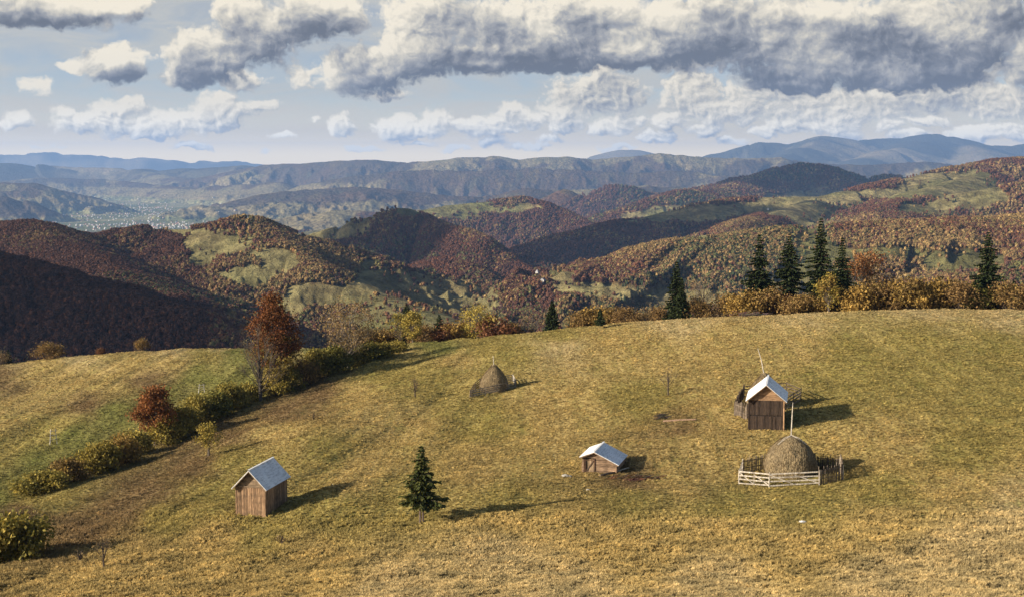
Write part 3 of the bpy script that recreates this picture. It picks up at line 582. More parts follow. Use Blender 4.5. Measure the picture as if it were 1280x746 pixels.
# ================================================================ world: sky with clouds
w = bpy.data.worlds.new('World'); sc.world = w; w.use_nodes = True
tw = NT(w.node_tree); bg = tw.n['Background']
sk = tw.node('ShaderNodeTexSky', sky_type='NISHITA', sun_disc=False, sun_elevation=SUN_EL, sun_rotation=math.atan2(SUN.x, SUN.y), dust_density=2.0, air_density=1.0)
def ae(px, py):
    d = ray(px, py); return math.atan2(d[0], d[1]) * 100, math.atan2(d[2], math.hypot(d[0], d[1])) * 100
CL = [ # centre x, y, radius x, y (photo units), strength
 (142,80,42,24,1),(95,78,22,12,.8),(48,108,30,18,.55),(60,12,105,26,.95),(150,5,50,18,.8),
 (262,72,58,38,1),(325,42,58,42,1),(235,95,35,18,.9),(300,100,40,16,.9),(300,14,40,26,.9),(400,18,70,32,1),(375,95,28,24,.5),(455,88,66,34,1),(520,65,60,36,1),(540,25,70,36,1),(480,115,40,12,.8),
 (605,72,75,22,1),(630,30,55,34,1),(700,45,90,34,1.05),(670,70,150,22,1.05),(800,60,120,30,1.1),(740,14,90,28,1),(870,30,90,36,1.05),(850,75,90,20,1),(960,45,110,46,1.1),(1060,55,110,52,1.15),(1160,50,100,52,1.15),(1230,30,60,44,1),(1000,95,80,22,1),(1130,92,110,24,1.1),(1215,85,60,28,1),(1290,70,40,50,.9),
 (745,118,72,32,1.05),(700,140,34,22,1),(790,150,50,14,.7),(755,95,35,18,.9),
 (865,112,45,30,1),(905,140,65,18,1),(985,125,95,34,1),(1080,135,80,26,.95),(1180,118,100,22,1),(1255,128,50,24,1),(1150,150,60,10,.7),
 (150,132,42,16,1),(120,155,55,18,1),(210,156,60,20,1),(275,138,48,26,1),(330,133,40,9,.9),(20,152,26,14,.8),(428,160,18,20,.95),(500,160,42,20,1),(545,152,34,22,1),(610,158,48,18,1),(640,140,30,14,.9),
 (665,150,24,14,.95),(835,150,22,16,.95),(705,158,30,14,.9),(760,160,36,14,.95),(820,170,34,10,.9),(240,183,30,6,.8),(450,186,40,5,.8),(330,186,26,5,.7),(570,184,34,6,.8),(620,178,26,8,.85),(655,183,40,6,.8),(775,186,34,5,.8),(60,182,30,5,.6),(395,150,12,9,.7),(80,140,20,12,.8),(185,170,34,8,.8),(355,172,30,7,.7),(520,178,40,6,.7),(915,176,34,8,.85),(985,158,26,12,.95),(1060,172,30,10,.9),(1110,158,24,10,.9),(1165,152,34,12,.9),(1210,178,40,8,.85),(1265,172,26,10,.9),
 (690,174,30,8,.7),(880,160,36,12,.85),(955,166,30,10,.85),(1040,158,60,16,.9),(1135,172,40,9,.85),(1230,165,70,14,.9),(1000,182,40,5,.6)]
CL_HI = [q for q in CL if q[1] - q[3] < 45 or (q[1] < 100 and q[0] < 560) or q[0] < 60 and q[1] < 120]; CL_HI += [(1130,92,110,24,1.1),(1000,95,80,22,1),(670,70,150,22,1.05),(605,72,75,22,1)]; CL_LO = [q for q in CL if q not in CL_HI]
def cloud_group(CL, generic):
  g = bpy.data.node_groups.new('cloud_height', 'ShaderNodeTree'); g.interface.new_socket('P', in_out='INPUT', socket_type='NodeSocketVector'); g.interface.new_socket('H', in_out='OUTPUT', socket_type='NodeSocketFloat')
  tg = NT(g); gi = tg.n.new('NodeGroupInput'); go = tg.n.new('NodeGroupOutput'); p = gi.outputs[0]
  nw = tg.node('ShaderNodeTexNoise', i={'Vector': p, 'Scale': .55, 'Detail': 3, 'Roughness': .55})
  wv = tg.vm('SUBTRACT', nw.outputs['Color'], (.5, .5, .5)).outputs[0]; wv = tg.vm('MULTIPLY', wv, (2.3, 1.5, 0)).outputs[0]; q = tg.vm('ADD', p, wv).outputs[0]
  H_ = None
  for (a, b_, rx, ry, st) in CL:
      c0 = ae(a, b_); rx_ = rx / F * 100 * 1.12; ry_ = ry / F * 100 * 1.12
      d = tg.vm('SUBTRACT', q, (c0[0], c0[1], 0)).outputs[0]; d = tg.vm('DIVIDE', d, (rx_, ry_, 1)).outputs[0]
      l = tg.vm('DOT_PRODUCT', d, d).outputs['Value']
      h = tg.m('SUBTRACT', st, l)
      H_ = h if H_ is None else tg.m('SMOOTH_MAX', H_, h, .35)
  # field of generic cloud outside the part of the sky in view, so the rest of the dome is broken cloud as well
  fbn = tg.node('ShaderNodeTexNoise', i={'Vector': q, 'Scale': .035, 'Detail': 3, 'Roughness': .5}).outputs['Fac']
  sx = tg.node('ShaderNodeSeparateXYZ', i={0: p}); axx = tg.m('ABSOLUTE', sx.outputs[0]); outm = tg.m('MAXIMUM', tg.mr(axx, 38, 50, 0, 1), tg.mr(sx.outputs[1], 12.5, 18, 0, 1))
  gen = tg.m('MULTIPLY', tg.m('SUBTRACT', fbn, .5), 7); H_ = tg.m('MAXIMUM', H_, -9.0 if not generic else tg.m('SUBTRACT', gen, tg.m('MULTIPLY', tg.m('SUBTRACT', 1, outm), 9)))
  sq = tg.vm('MULTIPLY', q, (1, 1.12, 1)).outputs[0]
  v1 = tg.node('ShaderNodeTexVoronoi', feature='SMOOTH_F1', i={'Vector': sq, 'Scale': .85, 'Smoothness': .35}); v2 = tg.node('ShaderNodeTexVoronoi', feature='SMOOTH_F1', i={'Vector': sq, 'Scale': 2.3, 'Smoothness': .35})
  nz = tg.node('ShaderNodeTexNoise', i={'Vector': sq, 'Scale': 1.1, 'Detail': 9, 'Roughness': .62}).outputs['Fac']
  bil = tg.m('ADD', tg.m('MULTIPLY', v1.outputs['Distance'], -.62), tg.m('MULTIPLY', v2.outputs['Distance'], -.36))
  v3 = tg.node('ShaderNodeTexVoronoi', feature='SMOOTH_F1', i={'Vector': sq, 'Scale': 5.5, 'Smoothness': .4}); bil = tg.m('ADD', bil, tg.m('MULTIPLY', v3.outputs['Distance'], -.15))
  bil = tg.m('ADD', bil, tg.m('MULTIPLY', nz, .95)); bil = tg.m('SUBTRACT', bil, .08)
  g.interface.new_socket('B', in_out='OUTPUT', socket_type='NodeSocketFloat'); tg.l.new(H_, go.inputs[1])
  H_ = tg.m('ADD', tg.m('MINIMUM', tg.m('MULTIPLY', H_, 1.25), 1.0), bil)
  tg.l.new(H_, go.inputs[0])

  return g
G_HI = cloud_group(CL_HI, True); G_LO = cloud_group(CL_LO, False)
tw.l.new(sk.outputs[0], bg.inputs[0]); bg.inputs[1].default_value = .065
ms = bpy.data.materials.new('sky_with_clouds'); ms.use_nodes = True; tw = NT(ms.node_tree); tw.n.remove(tw.n['Principled BSDF']); em = tw.n.new('ShaderNodeEmission'); tw.l.new(em.outputs[0], tw.n['Material Output'].inputs[0]); ms.cycles.emission_sampling = 'NONE'
gpos = tw.node('ShaderNodeNewGeometry'); sp_w = tw.node('ShaderNodeSeparateXYZ', i={0: tw.vm('NORMALIZE', gpos.outputs['Position']).outputs[0]})
X, Y, Z = sp_w.outputs
azn = tw.m('MULTIPLY', tw.m('ARCTAN2', X, Y), 100); eln = tw.m('MULTIPLY', tw.m('ARCSINE', Z), 100)
pw = tw.node('ShaderNodeCombineXYZ', i={0: azn, 1: eln}).outputs[0]
def Hs(off, g):
    gn = tw.n.new('ShaderNodeGroup'); gn.node_tree = g; tw.l.new(tw.vm('ADD', pw, (off[0], off[1], 0)).outputs[0], gn.inputs[0]); return gn.outputs
lown = tw.noise(tw.vm('MULTIPLY', pw, (.16, .3, 1)).outputs[0], 1.0, 3, .5)
edge = tw.noise(pw, 3.2, 8, .68)
def cloud_layer(g, hi):
    (h0, b0), (h1, b1), (h2, b2), (h3, b3) = (Hs(o_, g) for o_ in (((0, 0), (-.32, .30), (-.7, 1.4), (.3, -1.3)) if hi else ((0, 0), (-.24, .22), (-.4, .8), (.2, -.7))))
    al = tw.mr(tw.m('ADD', h0 if hi else tw.m('SUBTRACT', h0, .16), tw.m('MULTIPLY', tw.m('SUBTRACT', edge, .5), .55)), -.06, .52, 0, 1)
    rel = tw.m('MULTIPLY', tw.m('SUBTRACT', h0, h1), .42 if hi else .56); soft = tw.m('MULTIPLY', tw.m('SUBTRACT', b0, b2), .16 if hi else .12)
    base_ = tw.m('MULTIPLY', 1.1 if hi else .62, tw.m('MULTIPLY', tw.mr(b2, -.1, .95, 0, .5), tw.mr(b3, -.6, .9, 1, .38)))
    lit = tw.m('SUBTRACT', tw.m('ADD', tw.m('ADD', rel, soft), .80 if hi else .78), base_)
    lit = tw.m('ADD', lit, tw.m('MULTIPLY', tw.mr(lown, .36, .64, -.24, .20), .95 if hi else .35))
    lit = tw.m('ADD', lit, tw.m('MULTIPLY', tw.m('SUBTRACT', edge, .5), .22)); lit = tw.m('SUBTRACT', lit, tw.mr(eln, 3.4, 7.5, -.06, .10)); lit = tw.m('MULTIPLY_ADD', lit, 1.2, -.10)
    if hi: lit = tw.m('SUBTRACT', lit, tw.mr(azn, 8, 30, 0, .13))
    rp = tw.node('ShaderNodeValToRGB'); tw.l.new(lit, rp.inputs[0]); e = rp.color_ramp.elements
    e[0].position = 0.0; e[0].color = (.085, .088, .10, 1); e[1].position = 1.0; e[1].color = (.58, .52, .41, 1)
    for ps, c in ((.22, (.135, .137, .148)), (.45, (.23, .225, .22)), (.7, (.39, .36, .30))):
        q_ = e.new(ps); q_.color = (*c, 1)
    cc_ = tw.mix(tw.mr(eln, 0, 2.4, .3, 0), rp.outputs[0], (.5, .43, .33))
    return al, tw.vm('SCALE', cc_, None, tw.mr(eln, 1.2, 4.5, 1.5, 1)).outputs[0]
ky = tw.node('ShaderNodeTexSky', sky_type='NISHITA', sun_disc=False, sun_elevation=SUN_EL, sun_rotation=math.atan2(SUN.x, SUN.y), dust_density=1.0)
tw.l.new(tw.node('ShaderNodeCombineXYZ', i={0: X, 1: Y, 2: tw.m('MAXIMUM', tw.m('MULTIPLY', Z, 3), .01)}).outputs[0], ky.inputs[0])
skc = tw.vm('SCALE', ky.outputs[0], None, .085).outputs[0]
vs = tw.vm('MULTIPLY', pw, (.12, .55, 1)).outputs[0]; vn_ = tw.noise(vs, 1.0, 7, .6, 1.2)
veil = tw.m('MULTIPLY', tw.mr(vn_, .33, .66, .3, .95), tw.mr(tw.noise(tw.vm('MULTIPLY', pw, (1, 1.6, 1)).outputs[0], .16, 3), .5, .66, 1, .3))
base = tw.mix(veil, skc, (.30, .31, .30))
base = tw.mix(tw.mr(eln, .3, 5.5, .95, .15), base, (.62, .50, .33))
base = tw.mix(tw.mr(eln, .4, 2.4, 1, 0), base, (1.12, .86, .46))
al, cl = cloud_layer(G_LO, False); fin = tw.mix(al, base, cl)
al, cl = cloud_layer(G_HI, True); fin = tw.mix(al, fin, cl)
tw.l.new(fin, em.inputs[0]); em.inputs[1].default_value = SKYG
w.cycles.sampling_method = 'MANUAL'; w.cycles.sample_map_resolution = 512
da = np.radians(np.linspace(-48, 48, 97)); de = np.radians(np.linspace(-2.5, 24, 28)); DA, DE = np.meshgrid(da, de); RD = 190000
me = arr_mesh('sky', np.stack([RD * np.sin(DA) * np.cos(DE), RD * np.cos(DA) * np.cos(DE), RD * np.sin(DE)], -1).reshape(-1, 3), grid_faces(*DA.shape), None, True)
tag(link('sky', me, ms), 'autumn sky with heaped grey and cream cumulus clouds', 'sky', kind='structure')

# ================================================================ haze
hb = MB(); hb.box(-40000, 40000, -1200, 44000, -560, 640)
m = bpy.data.materials.new('air_haze'); m.use_nodes = True; th = NT(m.node_tree); th.n.remove(th.n['Principled BSDF'])
pv = th.node('ShaderNodeVolumePrincipled', i={'Color': (.31, .53, 1.0, 1), 'Density': HAZE, 'Anisotropy': .1}); th.l.new(pv.outputs[0], th.n['Material Output'].inputs['Volume'])
tag(hb.build('haze', m), 'thin bluish autumn haze filling the air over the valley', 'haze', kind='stuff')
# ================================================================ vegetation builders
def quads_from(cen, u, v):
    n = len(cen); V = np.empty((n, 4, 3)); V[:, 0] = cen - u - v; V[:, 1] = cen + u - v; V[:, 2] = cen + u + v; V[:, 3] = cen - u + v
    return V.reshape(-1, 3), np.arange(n * 4).reshape(n, 4)
def rand_unit(n, r_):
    a = r_.normal(size=(n, 3)); return a / np.linalg.norm(a, axis=1)[:, None]
def leaf_cloud(r_, cen, spread, n, size, pal, flat_=.7):
    k = len(cen); idx = r_.integers(0, k, n)
    off = r_.normal(size=(n, 3)) * spread; off[:, 2] *= flat_
    c = cen[idx] + off; a = rand_unit(n, r_); b_ = np.cross(a, rand_unit(n, r_)); b_ /= np.linalg.norm(b_, axis=1)[:, None] + 1e-9
    s = size * r_.uniform(.6, 1.3, n)[:, None]; v, f = quads_from(c, a * s * .5, b_ * s * .38)
    hue = r_.random(k)[idx] * .6 + r_.random(n) * .4; p_ = np.array(pal); fi = hue * (len(p_) - 1); i0 = np.clip(fi.astype(int), 0, len(p_) - 2) if len(p_) > 1 else np.zeros(n, int)
    cc = p_[i0] + (p_[np.minimum(i0 + 1, len(p_) - 1)] - p_[i0]) * (fi - i0)[:, None]; cc = cc * r_.uniform(.7, 1.3, n)[:, None]
    return v, f, np.repeat(cc, 4, 0)
def decid(seed, h, w, clear, pal, nleaf, leaf, nlimb=45, bark=(.12, .10, .085), stems=1, twigs=0, shape=1.0, spread=.32, trunk_r=None, shrub=False):
    r_ = np.random.default_rng(seed); tb = MB(); cz0 = clear; ch = h - cz0; at = []
    while len(at) < nlimb:
        q = r_.uniform(-1, 1, 3); rr_ = np.linalg.norm(q)
        if rr_ > 1 or rr_ < (.35 if not shrub else .2): continue
        z = (q[2] + 1) / 2; prof = math.sin(math.pi * min(1, max(.02, z ** shape))) ** .6 if not shrub else (1 - z ** 2.2) ** .5
        at.append([q[0] * w / 2 * prof / max(.35, math.sqrt(1 - q[2] ** 2)), q[1] * w / 2 * prof / max(.35, math.sqrt(1 - q[2] ** 2)), cz0 + z * ch * .96])
    at = np.array(at); rxy = np.hypot(at[:, 0], at[:, 1]); f_ = np.minimum(1, (w / 2) / np.maximum(rxy, 1e-6)); at[:, :2] *= f_[:, None]
    lump = 1 + .22 * np.sin(np.arctan2(at[:, 1], at[:, 0]) * 3 + seed) * np.cos(at[:, 2] * 2.2 / max(h, 1) * 3 + seed * 2); at[:, :2] *= lump[:, None]
    tr = trunk_r or h * .018 + .03; cen = [at]
    bases = [(0, 0)] if stems == 1 else [(r_.uniform(-.1, .1) * w * .3, r_.uniform(-.1, .1) * w * .3) for _ in range(stems)]
    top = h * (.82 if not shrub else .5)
    if not shrub:
        for bx_, by_ in bases:
            lx, ly = r_.uniform(-.06, .06, 2) * h + (np.array([bx_, by_]) * 1.5 if stems > 1 else 0)
            tb.tube([(bx_, by_, -.4), (bx_ + lx * .2, by_ + ly * .2, top * .33), (bx_ + lx * .6, by_ + ly * .6, top * .66), (bx_ + lx, by_ + ly, top)], [tr * 1.3, tr, tr * .65, tr * .2], 6, bark)
    for p_ in at:
        zb = r_.uniform(.25, .75) * p_[2] if not shrub else -.1
        zb = max(zb, clear * .6) if not shrub else zb
        b0 = bases[r_.integers(0, len(bases))]; s0 = Vector((b0[0], b0[1], zb)) if not shrub else Vector((p_[0] * .15, p_[1] * .15, -.15)); e = Vector(p_)
        mid = s0.lerp(e, .55) + Vector((0, 0, (-.06 if not shrub else .12) * (e - s0).length)) + Vector(r_.normal(size=3) * .04 * (e - s0).length)
        br = tr * (.32 if not shrub else .5); tb.tube([s0, mid, e], [br, br * .6, br * .2], 4, bark)
        for _ in range(twigs):
            t0 = r_.uniform(.45, 1); s1 = mid.lerp(e, t0); dr = (e - s0).normalized() + Vector(r_.normal(size=3) * .55) + Vector((0, 0, .25)); e1 = s1 + dr.normalized() * r_.uniform(.08, .2) * h
            tb.tube([s1, s1.lerp(e1, .5) + Vector(r_.normal(size=3) * .03), e1], [br * .28, br * .2, br * .1], 3, bark)
            if _ % 2 == 0: cen.append(np.array([list(e1)]))
    allc = np.concatenate(cen)
    v, f, c = leaf_cloud(r_, allc, spread * w * .22 + .12, nleaf, leaf, pal)
    v[:, 2] = np.maximum(v[:, 2], .02)
    return arr_mesh('crown', v, f, c), tb.mesh('trunk')
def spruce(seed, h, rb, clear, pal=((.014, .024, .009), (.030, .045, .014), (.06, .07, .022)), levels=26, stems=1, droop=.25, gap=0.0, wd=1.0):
    r_ = np.random.default_rng(seed); tb = MB(); C_, U_, V_, K_c = [], [], [], []; p_ = np.array(pal)
    for s_ in range(stems):
        ox = (s_ - (stems - 1) / 2) * .28; tb.tube([(ox, 0, -.4), (ox * .8, 0, h * .4), (0, 0, h * .98)], [.02 * h * .8, .013 * h * .8, .01], 6, (.16, .12, .10))
    for j in range(levels):
        t_ = j / (levels - 1); z = clear + (h - clear) * (t_ ** .92); Rz = rb * (1 - t_) ** .82 * r_.uniform(.72, 1.12) + .06 * h * .12
        if gap and r_.random() < gap: Rz *= .6
        nb = int(6 + 6 * (1 - t_)); a0 = r_.uniform(0, 6.28)
        for k in range(nb):
            a = a0 + 6.283 * k / nb + r_.uniform(-.25, .25); L = Rz * r_.uniform(.6, 1.2); dx, dy = math.cos(a), math.sin(a)
            nt = max(3, int(L / .11))
            tb.tube([(0, 0, z), (dx * L * .5, dy * L * .5, z - L * droop * .35), (dx * L * .92, dy * L * .92, z - L * droop * .35)], [.02, .014, .006], 3, (.10, .08, .06))
            for q in range(nt):
                s = (q + .6) / nt; d_ = L * s; zz = z - L * droop * (s * 1.4 - .9 * s * s * s * .6) + .02
                for sg in (-1, 1):
                    tl = (.16 + .34 * (1 - abs(s - .35))) * (.55 + .28 * L) * r_.uniform(.6, 1.2); ta = a + sg * r_.uniform(.5, 1.15)
                    ux, uy = math.cos(ta), math.sin(ta); uz = -r_.uniform(.15, .75)
                    C_.append((dx * d_ + ux * tl * .5, dy * d_ + uy * tl * .5, zz + uz * tl * .5)); U_.append((ux * tl * .5, uy * tl * .5, uz * tl * .5))
                    wv_ = r_.normal(size=3) * .03 + np.array([-uy, ux, 0]) * .05 * wd + np.array([0, 0, .045 * wd]) + r_.normal(size=3) * .03 * (wd - 1); V_.append(wv_)
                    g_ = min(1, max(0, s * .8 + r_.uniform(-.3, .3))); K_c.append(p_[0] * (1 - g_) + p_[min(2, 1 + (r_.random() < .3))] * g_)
    v, f = quads_from(np.array(C_), np.array(U_), np.array(V_))
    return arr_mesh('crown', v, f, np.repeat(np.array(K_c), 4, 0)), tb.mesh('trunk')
def plant(nm, parts, loc, s=(1, 1, 1), rz=0.0, label='', cat='tree', group=None, leafm='leaf', stemname='trunk', crownname='crown'):
    e = empty(nm, loc, rz); e.scale = s; link(crownname, parts[0], M[leafm], e); link(stemname, parts[1], M['bark'], e)
    return tag(e, label, cat, group)
PAL = dict(rust=((.13, .045, .018), (.22, .085, .025), (.17, .10, .03)), red=((.17, .05, .025), (.26, .09, .035), (.2, .11, .04)), yell=((.26, .21, .045), (.42, .32, .07), (.19, .17, .04)),
           olive=((.15, .13, .03), (.25, .205, .045), (.33, .25, .055)), brown=((.13, .085, .035), (.20, .125, .05), (.26, .17, .06)), gold=((.22, .145, .04), (.34, .22, .06), (.18, .13, .04)), tanb=((.19, .13, .06), (.28, .20, .09), (.16, .11, .055)), green=((.09, .10, .024), (.16, .15, .035), (.23, .19, .04)))

# ---- lone trees on the hill
def gz(q): return float(near_z(q[0], q[1]))
def at_base(px, py):
    q = hit(px, py); return (float(q[0]), float(q[1]), gz(q)), F / q[1]
def size_h(px, Y, ytop):
    q = onh(px, Y); top = pt(px, ytop, Y)[2]; return (float(q[0]), float(q[1]), float(q[2])), float(top - q[2]), F / Y
loc, ppm = at_base(527, 655); h = 99 / ppm
plant('spruce_tree', spruce(11, h, 2.4, 2.2, ((.03, .042, .011), (.07, .082, .02), (.13, .125, .035)), levels=17, stems=2, droop=.2, gap=.35, wd=1.0), loc, label='lone dark green spruce with two thin trunks in the open pasture', cat='spruce tree', leafm='needle')
loc, ppm = at_base(343, 489)
k = 127 / ppm
pA = decid(21, k, k * .47, k * .20, ((.10, .035, .014), (.18, .068, .022), (.14, .075, .025)), 10500, .26, 90, stems=2, shape=.75, spread=.36)
e = plant('beech_tree', pA, loc, label='tall rust-red beech rising above the bush line', cat='tree')
pB = decid(22, k * .62, k * .46, .5, ((.13, .12, .03), (.24, .18, .04), (.16, .10, .03)), 5000, .26, 40, stems=2); 
plant('maple_tree', pB, (loc[0] + 1.0, loc[1] - 1.2, loc[2]), label='yellow-green young tree standing under the tall rust-red beech', cat='tree')
loc, ppm = at_base(326, 501); k = 95 / ppm
plant('bare_tree', decid(23, k, k * .55, k * .16, PAL['tanb'], 260, .16, 34, (.085, .072, .06), twigs=9, shape=.8), loc, label='leafless grey tree left of the tall rust-red beech', cat='tree')
loc, ppm = at_base(436, 460); k = 88 / ppm
plant('golden_tree', decid(24, k, k * .72, k * .18, PAL['tanb'] + ((.34, .24, .09),), 3300, .24, 55, (.19, .17, .15), twigs=6), loc, label='half-bare golden brown tree on the bush line below the crest', cat='tree')
loc, ppm = at_base(194, 557); k = 77 / ppm
plant('red_tree', decid(25, k, k * .58, k * .22, ((.17, .06, .022), (.25, .105, .035), (.2, .11, .035)), 6500, .24, 55, stems=1, spread=.36), loc, label='round brick-red tree in the lower bush line', cat='tree')
loc, ppm = at_base(260, 570); k = 43 / ppm
plant('small_tree', decid(26, k, k * .75, k * .3, PAL['olive'] + ((.26, .2, .06),), 1500, .18, 30, stems=2), loc, label='small olive tree with forked trunk in open grass above the left barn', cat='tree')
loc, ppm = at_base(516, 426); k = 40 / ppm
plant('round_tree', decid(27, k, k * .62, k * .15, PAL['yell'] + ((.32, .22, .08),), 3600, .22, 50, spread=.36), loc, label='small egg-shaped yellow tree at the middle of the crest', cat='tree')
# leafless saplings
def bare(px, py, hp, wp, seed, label, stems=1, leaves=140):
    loc, ppm = at_base(px, py); k = hp / ppm
    plant('bare_sapling', decid(seed, k, wp / ppm, k * .22, PAL['tanb'], leaves, .11, 18, (.075, .058, .045), stems=stems, twigs=9, shape=.7, trunk_r=.085), loc, label=label, cat='sapling')
bare(519, 496, 26, 12, 31, 'thin leafless sapling left of the far haystack')
bare(835, 495, 42, 26, 32, 'forked leafless sapling above the fallen pole', 2, 60)
bare(130, 711, 42, 30, 33, 'leafless crooked sapling in the lower left grass')
bare(100, 702, 18, 26, 34, 'low tangle of bare twigs beside the crooked sapling', 3, 20)
bare(352, 680, 12, 16, 35, 'tiny dry sprig in the grass below the left barn', 2, 60)
bare(392, 524, 10, 18, 36, 'tiny dry thorn bush on the slope below the beech', 3, 160)
bare(500, 430, 20, 14, 37, 'thin bare sapling just left of the egg-shaped yellow tree', 1, 30)

# ---- shrubs: a few kinds, copied
def shrub_proto(seed, pal, n=3400, leaf=.2, nl=42, tw_=0): return decid(seed, 3.0, 4.4, .15, pal, n, leaf, nl, (.12, .09, .07), shrub=True, spread=.30, twigs=tw_, trunk_r=.06)
SH = {'olive': [shrub_proto(41, PAL['olive']), shrub_proto(42, PAL['olive'] + PAL['green'][:1])], 'golden': [shrub_proto(43, PAL['gold']), shrub_proto(44, PAL['gold'] + PAL['brown'][:2])],
      'brown': [shrub_proto(45, PAL['brown'], 2300, .17, 46, 3), shrub_proto(46, PAL['brown'] + PAL['olive'][:1], 2500, .18, 46, 3)], 'dull green': [shrub_proto(47, PAL['green'] + PAL['olive'][1:2]), shrub_proto(48, PAL['green'])],
      'dark red': [shrub_proto(49, ((.12, .05, .03), (.17, .075, .035), (.15, .10, .04)), 2500), shrub_proto(50, ((.15, .06, .03), (.2, .10, .05)), 2500)], 'yellow-green': [shrub_proto(51, PAL['olive'] + PAL['yell'][:2]), shrub_proto(52, PAL['yell'] + PAL['olive'][:2])],
      'grey twiggy': [shrub_proto(53, PAL['tanb'], 500, .14, 60, 8), shrub_proto(54, PAL['tanb'], 700, .14, 60, 8)]}
ORD = ['first', 'second', 'third', 'fourth', 'fifth', 'sixth', 'seventh', 'eighth', 'ninth', 'tenth', 'eleventh', 'twelfth', 'thirteenth', 'fourteenth', 'fifteenth', 'sixteenth', 'seventeenth', 'eighteenth', 'nineteenth', 'twentieth', 'twenty-first', 'twenty-second', 'twenty-third', 'twenty-fourth', 'twenty-fifth']
cnt = [0]
def shrub(loc, wm_, hm_, kind, label, group):
    cnt[0] += 1; pr = SH[kind][cnt[0] % 2]
    return plant('shrub', pr, loc, (wm_ / 4.4, wm_ / 4.4 * random.uniform(.85, 1.1), hm_ / 3.0), random.uniform(0, 6.28), label, 'shrub', group, stemname='stems', crownname='foliage')
line = [(40, 619, 52, 30, 'yellow-green'), (62, 612, 44, 26, 'olive'), (84, 603, 44, 34, 'golden'), (108, 594, 46, 40, 'yellow-green'), (130, 588, 46, 38, 'olive'), (152, 580, 46, 42, 'golden'), (170, 570, 40, 34, 'olive'), (208, 553, 46, 34, 'yellow-green'), (228, 543, 44, 38, 'olive'), (250, 530, 44, 40, 'olive'),
        (270, 521, 40, 34, 'dull green'), (290, 512, 42, 36, 'olive'), (308, 503, 38, 26, 'yellow-green'), (362, 488, 36, 32, 'dull green'), (380, 480, 38, 34, 'brown'), (399, 473, 42, 40, 'olive'), (419, 465, 40, 34, 'dull green'), (441, 458, 34, 22, 'olive'), (460, 451, 36, 24, 'dull green'), (476, 446, 36, 20, 'olive'), (495, 440, 30, 14, 'olive'), (345, 494, 34, 30, 'yellow-green')]
for i, (px, py, wp, hp, kd) in enumerate(line):
    loc, ppm = at_base(px, py); lb = '%s shrub, %s of the diagonal bush line counting up from the lower left' % (kd, ORD[i]) if i < 21 else 'yellow-green shrub at the foot of the leafless grey tree'
    shrub(loc, wp / ppm * 1.08, hp / ppm * .92, kd, lb, 'shrubs of the diagonal bush line')
loc, ppm = at_base(22, 699); shrub(loc, 84 / ppm, 60 / ppm, 'yellow-green', 'big round yellow-green bush at the lower left edge', 'big bush pair'); 
loc, ppm = at_base(-8, 702); shrub(loc, 60 / ppm, 50 / ppm, 'olive', 'olive bush cut by the left edge behind the big round bush', 'big bush pair')
# crest left
for (px, py, wp, hp, kd, lb) in [(62, 441, 34, 20, 'brown', 'wide pinkish brown bush on the left crest'), (126, 435, 12, 9, 'dark red', 'tiny dark red bush on the left crest between the wide bush and the round one'), (177, 433, 18, 16, 'brown', 'small round brown bush alone on the left crest'), (3, 449, 26, 18, 'grey twiggy', 'grey twiggy bush at the left end of the crest')]:
    loc, ppm = at_base(px, py); shrub(loc, wp / ppm, hp / ppm, kd, lb, 'bushes on the left crest')
def crest_y(px): return float(np.interp(px, [q[0] for q in CREST], [q[2] for q in CREST]))
hedge1 = [(452, 404, 40, 'brown'), (470, 408, 40, 'golden'), (486, 404, 34, 'brown'), (532, 400, 34, 'brown'), (553, 396, 34, 'dark red'), (574, 394, 36, 'golden'), (622, 388, 44, 'dark red'), (642, 399, 30, 'brown')]
for i, (px, yt, wp, kd) in enumerate(hedge1):
    loc, hm_, ppm = size_h(px, crest_y(px) + 8 + (i % 3) * 2, yt); shrub(loc, wp / ppm * 1.15, hm_ * .8, kd, '%s hedge shrub at the mid crest, %s from the half-bare golden tree' % (kd, ORD[i]), 'hedge shrubs at the mid crest')
hedge2 = [(728, 380, 34, 'brown'), (746, 376, 38, 'golden'), (764, 377, 38, 'brown'), (784, 379, 36, 'brown'), (806, 381, 34, 'grey twiggy'), (824, 378, 34, 'brown')]
for i, (px, yt, wp, kd) in enumerate(hedge2):
    loc, hm_, ppm = size_h(px, crest_y(px) + 8 + (i % 3) * 2, yt); shrub(loc, wp / ppm * 1.15, hm_ * .8, kd, '%s hedge shrub left of the twin spruces, %s of six from the left' % (kd, ORD[i]), 'hedge shrubs left of the twin spruces')
hedge3 = [(872, 366, 34, 'brown'), (892, 371, 34, 'grey twiggy'), (912, 360, 40, 'brown'), (932, 356, 42, 'golden'), (955, 352, 44, 'brown'), (976, 358, 42, 'dark red'), (998, 362, 40, 'brown'), (1022, 366, 36, 'golden'), (1056, 350, 44, 'brown'), (1076, 347, 44, 'golden'), (1098, 343, 44, 'brown'), (1120, 341, 44, 'golden'),
          (1140, 341, 44, 'golden'), (1160, 340, 42, 'golden'), (1180, 340, 44, 'golden'), (1198, 344, 40, 'brown'), (1218, 352, 44, 'dull green'), (1240, 347, 46, 'brown'), (1262, 345, 46, 'brown'), (1284, 348, 40, 'brown')]
for i, (px, yt, wp, kd) in enumerate(hedge3):
    loc, hm_, ppm = size_h(px, crest_y(px) + 8 + (i % 3) * 2.2, yt); shrub(loc, wp / ppm * 1.15, hm_ * .8, kd, '%s hedge shrub on the right crest, %s counting right from the twin spruces' % (kd, ORD[i]), 'hedge shrubs on the right crest')
